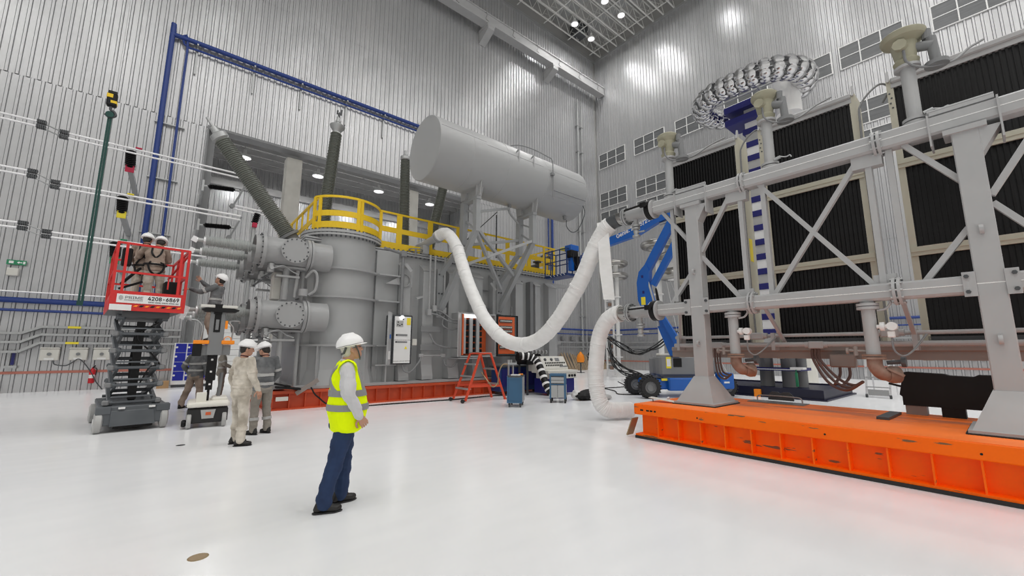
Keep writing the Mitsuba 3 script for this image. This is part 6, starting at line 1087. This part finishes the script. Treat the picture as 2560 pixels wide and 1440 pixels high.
for i, (z, r, nm) in enumerate(((3.45, 0.075, 'thicker'), (3.05, 0.04, 'thinner'))):
    solo('water_pipe', tube(smoothpath([(25.0, 24.1, z), (30.6, 24.1, z), (31.0, 23.7, z), (31.05, 10, z), (31.05, -13.8, z)], 6), r, 8), 'm_pipeblue', 'blue pipe running round the corner onto the right wall, ' + nm + ' of the two', 'pipe')
ctr = thing('cable_tray', 'grey cable trays running round the far corner low on the walls', 'cable tray')
for z in (2.35, 1.95): obj('tier', cat(bar((25, 24.0, z), (31.0, 24.0, z), 0.03, 0.1), bar((25, 24.2, z), (31, 24.2, z), 0.03, 0.1), bar((30.9, 24.2, z), (30.9, -13.5, z), 0.03, 0.1), bar((31.1, 24.2, z), (31.1, -13.5, z), 0.03, 0.1)), 'm_galv', ctr, False)
for i in range(9): obj('strut', box((30.85, 22-3.5*i, 1.8), (31.25, 22.06-3.5*i, 2.5)), 'm_galv', ctr, False)
for i in range(5):
    x = 25.6+1.2*i; t = thing('outlet_box', 'pale outlet box above the timber boards on the back wall', 'box', 'outlet boxes above the boards')
    obj('body', box((x, 24.1, 2.5), (x+0.35, 24.34, 2.85), 0.02), 'm_midgrey', t, False)
# test towers with white rings
def torus(c, R, r, n=40, m=14):
    a = np.linspace(0, 2*math.pi, n, endpoint=False); return tube(np.vstack([np.c_[c[0]+R*np.cos(a), c[1]+R*np.sin(a), np.full(n, c[2])], [[c[0]+R, c[1], c[2]]]]), r, m, False)
w1 = thing('test_tower', 'slim white test post with two stacked metal rings and a ladder-like rack beside it', 'test tower')
obj('post', cat(cyl((22, 15.95, 0.1), (22, 15.85, 6.6), 0.12, 16), *[cyl((22, 15.94, z), (22, 15.94, z+0.06), 0.28, 18) for z in (1.2, 2.6, 5.0)], cyl((22, 15.95, 0.0), (22, 15.95, 0.1), 0.4, 20)), 'm_white', w1, 30)
for z in (7.2, 6.4): obj('ring', torus((22, 16.0, z), 0.68, 0.17), 'm_steel', w1, 60)
obj('ring_spoke', cat(cyl((22, 15.9, 6.3), (22, 15.95, 7.3), 0.16, 14), bar((21.4, 15.95, 7.2), (22.6, 15.95, 7.2), 0.06), bar((22, 15.4, 6.4), (22, 16.6, 6.4), 0.06)), 'm_white', w1, 30)
obj('rack', cat(box((21.9, 16.15, 0), (22.0, 16.25, 4.95)), box((21.9, 16.72, 0), (22.0, 16.82, 4.95)), *[box((21.9, 16.15, z), (22.0, 16.8, z+0.05)) for z in np.arange(0.3, 5.0, 0.45)]), 'm_white', w1, False)
obj('resistor', cat([cyl((22.0, 16.48, z), (22.0, 16.48, z+0.2), 0.12, 14) for z in np.arange(0.45, 4.8, 0.45)]), 'm_rust', w1, 30)
w2 = thing('test_tower', 'tall white test post with large polished rings behind the blue boom', 'test tower')
obj('post', cat(cyl((22.2, 13.1, 0.1), (22.2, 13.0, 7.0), 0.16, 16), cyl((22.6, 12.0, 0.1), (22.6, 12.0, 7.0), 0.15, 16), *[cyl((22.2, 13.08, z), (22.2, 13.08, z+0.07), 0.3, 18) for z in (1.4, 4.9)], cyl((22.2, 13.1, 0), (22.2, 13.1, 0.12), 0.6, 20), cyl((22.6, 12.0, 0), (22.6, 12.0, 0.12), 0.5, 20)), 'm_white', w2, 30)
for y, z, R, r in ((13.05, 7.95, 0.78, 0.22), (13.05, 7.1, 0.45, 0.18), (12.0, 7.1, 0.6, 0.22), (12.0, 6.0, 0.62, 0.32)): obj('ring', torus((22.3, y, z), R, r), 'm_steel', w2, 60)
obj('hub', cat(cyl((22.3, 13.0, 6.9), (22.3, 13.0, 8.0), 0.35, 18), cyl((22.4, 12.0, 5.7), (22.4, 12.0, 7.2), 0.5, 20)), 'm_white', w2, 30)
obj('guy_line', cat(*[cyl((22.3, 12.8, 7.0), (21+1.2*i, 11.0-0.6*i, 0.1), 0.012, 5) for i in range(3)]), 'm_white', w2)
# cable bundles
cb = thing('cable_bundle', 'black cables sagging in bundles from the white rack across to the boom lift', 'cables')
rb_ = np.random.default_rng(11)
for i in range(16):
    j = rb_.uniform(-1, 1, 12)*0.16; hi = i < 6
    P = [(20.3, 15.45+j[0], 2.45+j[1]*0.6), (20, 14.1+j[2], 1.82+j[3]), (19.8, 13.1+j[4], 1.55+j[5]), (19.0, 11.5+j[6], 1.85+j[7]), (17.8, 9.8+j[6], 2.5)] if hi else [(20.5, 15.5+j[0], 2.0+j[1]*2), (19.9, 14.7+j[2], 1.0+j[3]*2), (19.0, 12.9+j[4]*3, 0.35+j[5]), (18.0, 11.2+j[6]*3, 0.38+j[7]), (16.9, 9.6+j[8], 0.95+j[9]), (15.9, 8.5+j[10]*0.7, 1.95+j[11]*0.5)]
    obj('cable', tube(smoothpath(P, 7), 0.022 if i % 3 else 0.03, 6), 'm_black' if i % 4 else 'm_darkgrey', cb)
labels_floor = [([(12.5, 11.0, 0.015), (14, 11.6, 0.015), (16.5, 11.4, 0.015), (19, 12.2, 0.015)], 'long black cable lying across the floor from the trolleys towards the cable bundle'),
    ([(15.2, 12.6, 0.015), (14.2, 10.6, 0.015), (13.2, 9.6, 0.015), (13.8, 8.9, 0.015), (14.6, 9.2, 0.015)], 'black cable curling on the floor behind the hanging hose'),
    ([(18.5, 13.5, 0.015), (16.4, 11.4, 0.015), (14.8, 9.2, 0.015), (13.4, 8.6, 0.015)], 'black cable running over the floor to the boom lift wheel'),
    ([(3.2, 12.5, 0.6), (3.35, 12.35, 0.35), (3.9, 12.3, 0.04), (5.5, 12.2, 0.015), (7.5, 12.0, 0.015), (9.0, 12.1, 0.015), (9.8, 11.9, 0.015)], 'black cable hanging over the red base and lying along it on the floor')]
for P, l in labels_floor: solo('floor_cable', tube(smoothpath(P, 8), 0.018, 6), 'm_black', l, 'cable')
# high-voltage divider: banded column, ball-covered ring, drum and base frame
dv = thing('voltage_divider', 'tall column of blue and pale slabs carrying a ring covered with shiny metal discs', 'voltage divider')
Cx, Cy = 17.0, 5.5
obj('base_frame', cat(box((16.6, 4.1, 0.04), (20.3, 4.4, 0.34)), box((16.6, 8.6, 0.04), (20.3, 8.9, 0.34)), box((16.6, 4.1, 0.04), (16.9, 8.9, 0.34)), box((20.0, 4.1, 0.04), (20.3, 8.9, 0.34)), box((16.5, 4.0, 0.0), (20.4, 9.0, 0.05)), box((16.8, 4.3, 0.2), (20.1, 8.7, 0.30))), 'm_darknavy', dv, False)
obj('support_post', cyl((18, 6.2, 0.3), (18, 6.2, 1.55), 0.24, 20), 'm_midgrey', dv, 30); obj('support_post', cyl((18, 5.45, 0.3), (18, 5.45, 1.55), 0.24, 20), 'm_midgrey', dv, 30); obj('support_post', cyl((18.3, 5.15, 0.3), (18.3, 5.15, 1.55), 0.2, 20), 'm_midgrey', dv, 30)
obj('tray', cat(box((17.4, 4.9, 0.90), (18.6, 7.0, 1.0)), box((17.2, 4.7, 1.5), (18.6, 6.8, 1.6))), 'm_navy', dv, False); obj('tray_edge', cat(box((17.38, 4.9, 0.93), (17.4, 7.0, 0.965)), box((17.3, 4.8, 0.96), (17.7, 5.2, 1.04))), 'm_white', dv, False)
for i in range(17):
    z = 1.62+0.56*i
    obj('slab', box((Cx-0.3, Cy-0.36, z), (Cx+0.3, Cy+0.36, z+0.22), 0.02), 'm_navy', dv, False)
    obj('spacer', box((Cx-0.24, Cy-0.27, z+0.22), (Cx+0.24, Cy+0.27, z+0.56)), 'm_white' if i % 2 else 'm_reflectlight', dv, False)
for z, y in ((10.5, Cy+0.25), (11.05, Cy+0.25)): obj('wide_slab', box((Cx-0.55, y-0.75, z), (Cx+0.45, y+0.65, z+0.26), 0.03), 'm_navy', dv, False)
obj('capacitor', cyl((17.1, 4.35, 10.35), (17.1, 4.35, 11.9), 0.42, 28), 'm_white', dv, 30)
obj('rod', cat(cyl((16.4, 3.6, 11.5), (16.4, 7.2, 11.5), 0.04, 8), cyl((17.6, 3.6, 11.5), (17.6, 7.2, 11.5), 0.04, 8), cyl((15.6, 5.0, 11.4), (18.2, 5.0, 11.4), 0.04, 8)), 'm_galv', dv)
RX0, RY0, RZ0, rt = 16.6, 5.42, 11.45, 0.36
_dp = [(0.0, 0.075), (0.06, 0.070), (0.12, 0.052), (0.165, 0.022), (0.178, 0.0), (0.165, -0.02), (0.0, -0.03)]
disc = mikit.ply(lathe(_dp, n=20), 'm_chrome', 40)
Rr, straight, path = 1.25, 0.50, []
per = 4*straight+2*math.pi*Rr; nk = 28
for i in range(nk):
    s = per*i/nk
    if s < 2*straight: p, nrm = (Rr, -straight+s), (1, 0)
    elif s < 2*straight+math.pi*Rr: a = (s-2*straight)/Rr; p, nrm = (Rr*math.cos(a), straight+Rr*math.sin(a)), (math.cos(a), math.sin(a))
    elif s < 4*straight+math.pi*Rr: p, nrm = (-Rr, straight-(s-2*straight-math.pi*Rr)), (-1, 0)
    else: a = math.pi+(s-4*straight-math.pi*Rr)/Rr; p, nrm = (Rr*math.cos(a), -straight+Rr*math.sin(a)), (math.cos(a), math.sin(a))
    path.append((p, nrm))
for i, (p, nrm) in enumerate(path):
    for j in range(8):
        a = 2*math.pi*(j+0.5*(i % 2))/8; d = V(nrm[0]*math.cos(a), nrm[1]*math.cos(a), math.sin(a))
        M = np.eye(4); z_, x_, y_ = basis(d); M[:3, 0], M[:3, 1], M[:3, 2] = x_, y_, z_; M[:3, 3] = V(RX0+p[0], RY0+p[1], RZ0)+d*rt
        obj('ring_disc', disc, None, dv, tw=TM(M))
obj('ring_frame', cat(*[tube([(RX0+p[0]+q*n_[0], RY0+p[1]+q*n_[1], RZ0+h) for p, n_ in path+path[:1]], 0.03, 8, False) for q, h in ((0.22, 0), (-0.22, 0), (0, 0.22), (0, -0.22))]), 'm_galv', dv, 50)
solo('white_drum', cat(cyl((22.4, 6.3, 0.02), (22.4, 6.3, 2.6), 0.62, 40), cyl((22.4, 6.3, 0.0), (22.4, 6.3, 0.05), 0.68, 40)), 'm_drum', 'large off-white drum standing behind the orange platform', 'drum')
solo('violet_panel', box((18.6, 5.1, 1.05), (18.75, 5.35, 1.75)), 'm_violet', 'violet panel strip beside the white drum', 'panel', smooth=False)
solo('green_handle', cat(box((17.35, 5.0, 0.36), (17.42, 5.08, 0.85), 0.01), cyl((17.38, 5.04, 0.85), (17.38, 5.04, 0.98), 0.02, 8)), 'm_brightgreen', 'green handle standing on the dark blue base frame', 'handle')
solo('orange_block', box((16.45, 5.95, 0.0), (16.6, 6.15, 0.26), 0.01), 'm_safetyorange', 'small orange block on the floor before the dark blue base frame', 'block', smooth=False)
al = thing('aluminium_ladder', 'bright aluminium rolling ladder behind the coolers', 'ladder')
for y in (3.5, 2.86):
    obj('stile', bar((19.3, y, 0.08), (20.1, y-0.05, 3.4), 0.06, 0.05), 'm_alu', al, False); obj('castor', cat(cyl((19.28, y-0.03, 0.06), (19.28, y+0.03, 0.06), 0.06, 12)), 'm_darkgrey', al, 30)
    obj('back_leg', bar((20.6, y, 0.05), (20.1, y-0.05, 3.4), 0.045, 0.04), 'm_alu', al, False)
for i in range(9): obj('tread', bar((19.36+0.08*i, 3.5, 0.36+0.34*i), (19.36+0.08*i, 2.85, 0.36+0.34*i), 0.2, 0.025), 'm_galv', al, False)
obj('splash', box((19.3, 2.9, 0.08), (19.32, 3.46, 0.28)), 'm_galv', al, False)
# wall pictograms near the right edge: small printed signs
for i in range(7):
    y = 2.5-0.30*i; t = thing('wall_sign', 'small black and white printed sign low on the right wall', 'sign', 'printed signs low on the right wall')
    obj('plate', box((31.22, y-0.1, 1.15), (31.24, y+0.1, 1.52)), 'm_reflectlight', t, False)
    obj('print', cat([box((31.21, y-0.07+0.05*k, 1.2+0.1*((i+k) % 3)), (31.222, y-0.035+0.05*k, 1.27+0.1*((i+k) % 3))) for k in range(3)]), 'm_black', t, False)
# things lying on the orange platform
bt = thing('plastic_tray', 'black plastic tray on blocks lying on the orange platform', 'tray')
obj('shell', cat(prism([(0.0, 0.0), (1.15, 0.0), (1.20, 0.16), (1.20, 0.47), (1.16, 0.50), (0.85, 0.50), (0.80, 0.47), (0.55, 0.48), (0.5, 0.50), (0.08, 0.52), (0.0, 0.50), (0.02, 0.4), (-0.03, 0.16), (0.0, 0.13)], (9.15, 1.22, 0.76), (0, -1, 0), (0, 0, 1), (1, 0, 0), 0.22)), 'm_black', bt, False)
obj('foot', cat(box((9.16, 0.96, 0.62), (9.36, 1.2, 0.78))), 'm_taupe', bt, False); obj('foot', box((9.16, 0.55, 0.62), (9.36, 0.80, 0.78)), 'm_black', bt, False); obj('handle', bar((9.15, 1.22, 1.05), (9.12, 1.36, 1.09), 0.03), 'm_black', bt, False)
solo('rubber_plate', prism([(0, 0), (0.14, 0), (0.16, 0.9), (0.02, 0.92)], (8.13, 1.40, 0.622), (0, -1, 0), (1, 0, 0), (0, 0, 1), 0.035), 'm_darkgrey', 'dark flat rubber strip lying on the orange platform beside the black tray', 'plate', smooth=False)
t = thing('pipe_bracket', 'dark half-round bracket and bent rod on a thin plate on the orange platform', 'bracket')
obj('plate', box((9.0, 2.55, 0.62), (9.36, 3.5, 0.632)), 'm_midgrey', t, False)
obj('bracket', prism([(-0.22, 0), (0.22, 0), (0.22, 0.09), (0.15, 0.16), (0.05, 0.16), (0.0, 0.13), (-0.05, 0.16), (-0.15, 0.16), (-0.22, 0.09)], (9.3, 3.0, 0.66), (0, 1, 0), (0, 0, 1), (1, 0, 0), 0.02), 'm_darkgrey', t, False)
obj('rod', tube(smoothpath([(9.15, 3.36, 0.64), (9.15, 3.35, 0.73), (9.15, 3.2, 0.75), (9.15, 2.75, 0.75), (9.15, 2.62, 0.73), (9.15, 2.6, 0.64)], 5), 0.012, 7), 'm_galv', t)
t = thing('sheet_plate', 'thin pale plate propped on a pin at the left end of the orange platform', 'plate')
obj('plate', bar((7.5, 4.72, 0.70), (7.62, 4.25, 0.64), 0.22, 0.008), 'm_offwhite', t, False); obj('pin', cyl((7.5, 4.66, 0.62), (7.5, 4.66, 0.70), 0.008, 6), 'm_darkgrey', t); obj('eye', pipe((7.75, 4.45, 0.68), (7.75, 4.48, 0.68), 0.02, 0.03, 12), 'm_white', t, 30)
# round covers let into the floor
solo('floor_cover', lathe([(0, 0.004), (0.055, 0.004), (0.065, 0.002), (0.07, 0.0)], (0.36, 4.27, 0.0), n=28), 'm_brass', 'round brass cover in the floor, nearest the camera', 'cover')
solo('floor_cover', lathe([(0, 0.004), (0.05, 0.004), (0.06, 0.002), (0.065, 0.0)], (0.37, 9.28, 0.0), n=28), 'm_darkgrey', 'dark round cover in the floor left of the man in beige', 'cover')
# tools left on the transformer's base at its left end
t = thing('rope_bundle', 'dark tarpaulin and brown strap over the left end of the red base', 'strap')
obj('strap', bar((2.9, 12.80, 0.42), (3.45, 12.78, 0.78), 0.02, 0.12), 'm_taupe', t, False); obj('cloth', cat(bar((2.4, 12.82, 0.62), (3.0, 12.82, 0.55), 0.22, 0.05), bar((2.35, 12.85, 0.72), (2.75, 12.85, 0.62), 0.15, 0.05)), 'm_black', t, False); obj('tag', box((2.42, 12.80, 0.25), (2.72, 12.845, 0.36)), 'm_offwhite', t, False)
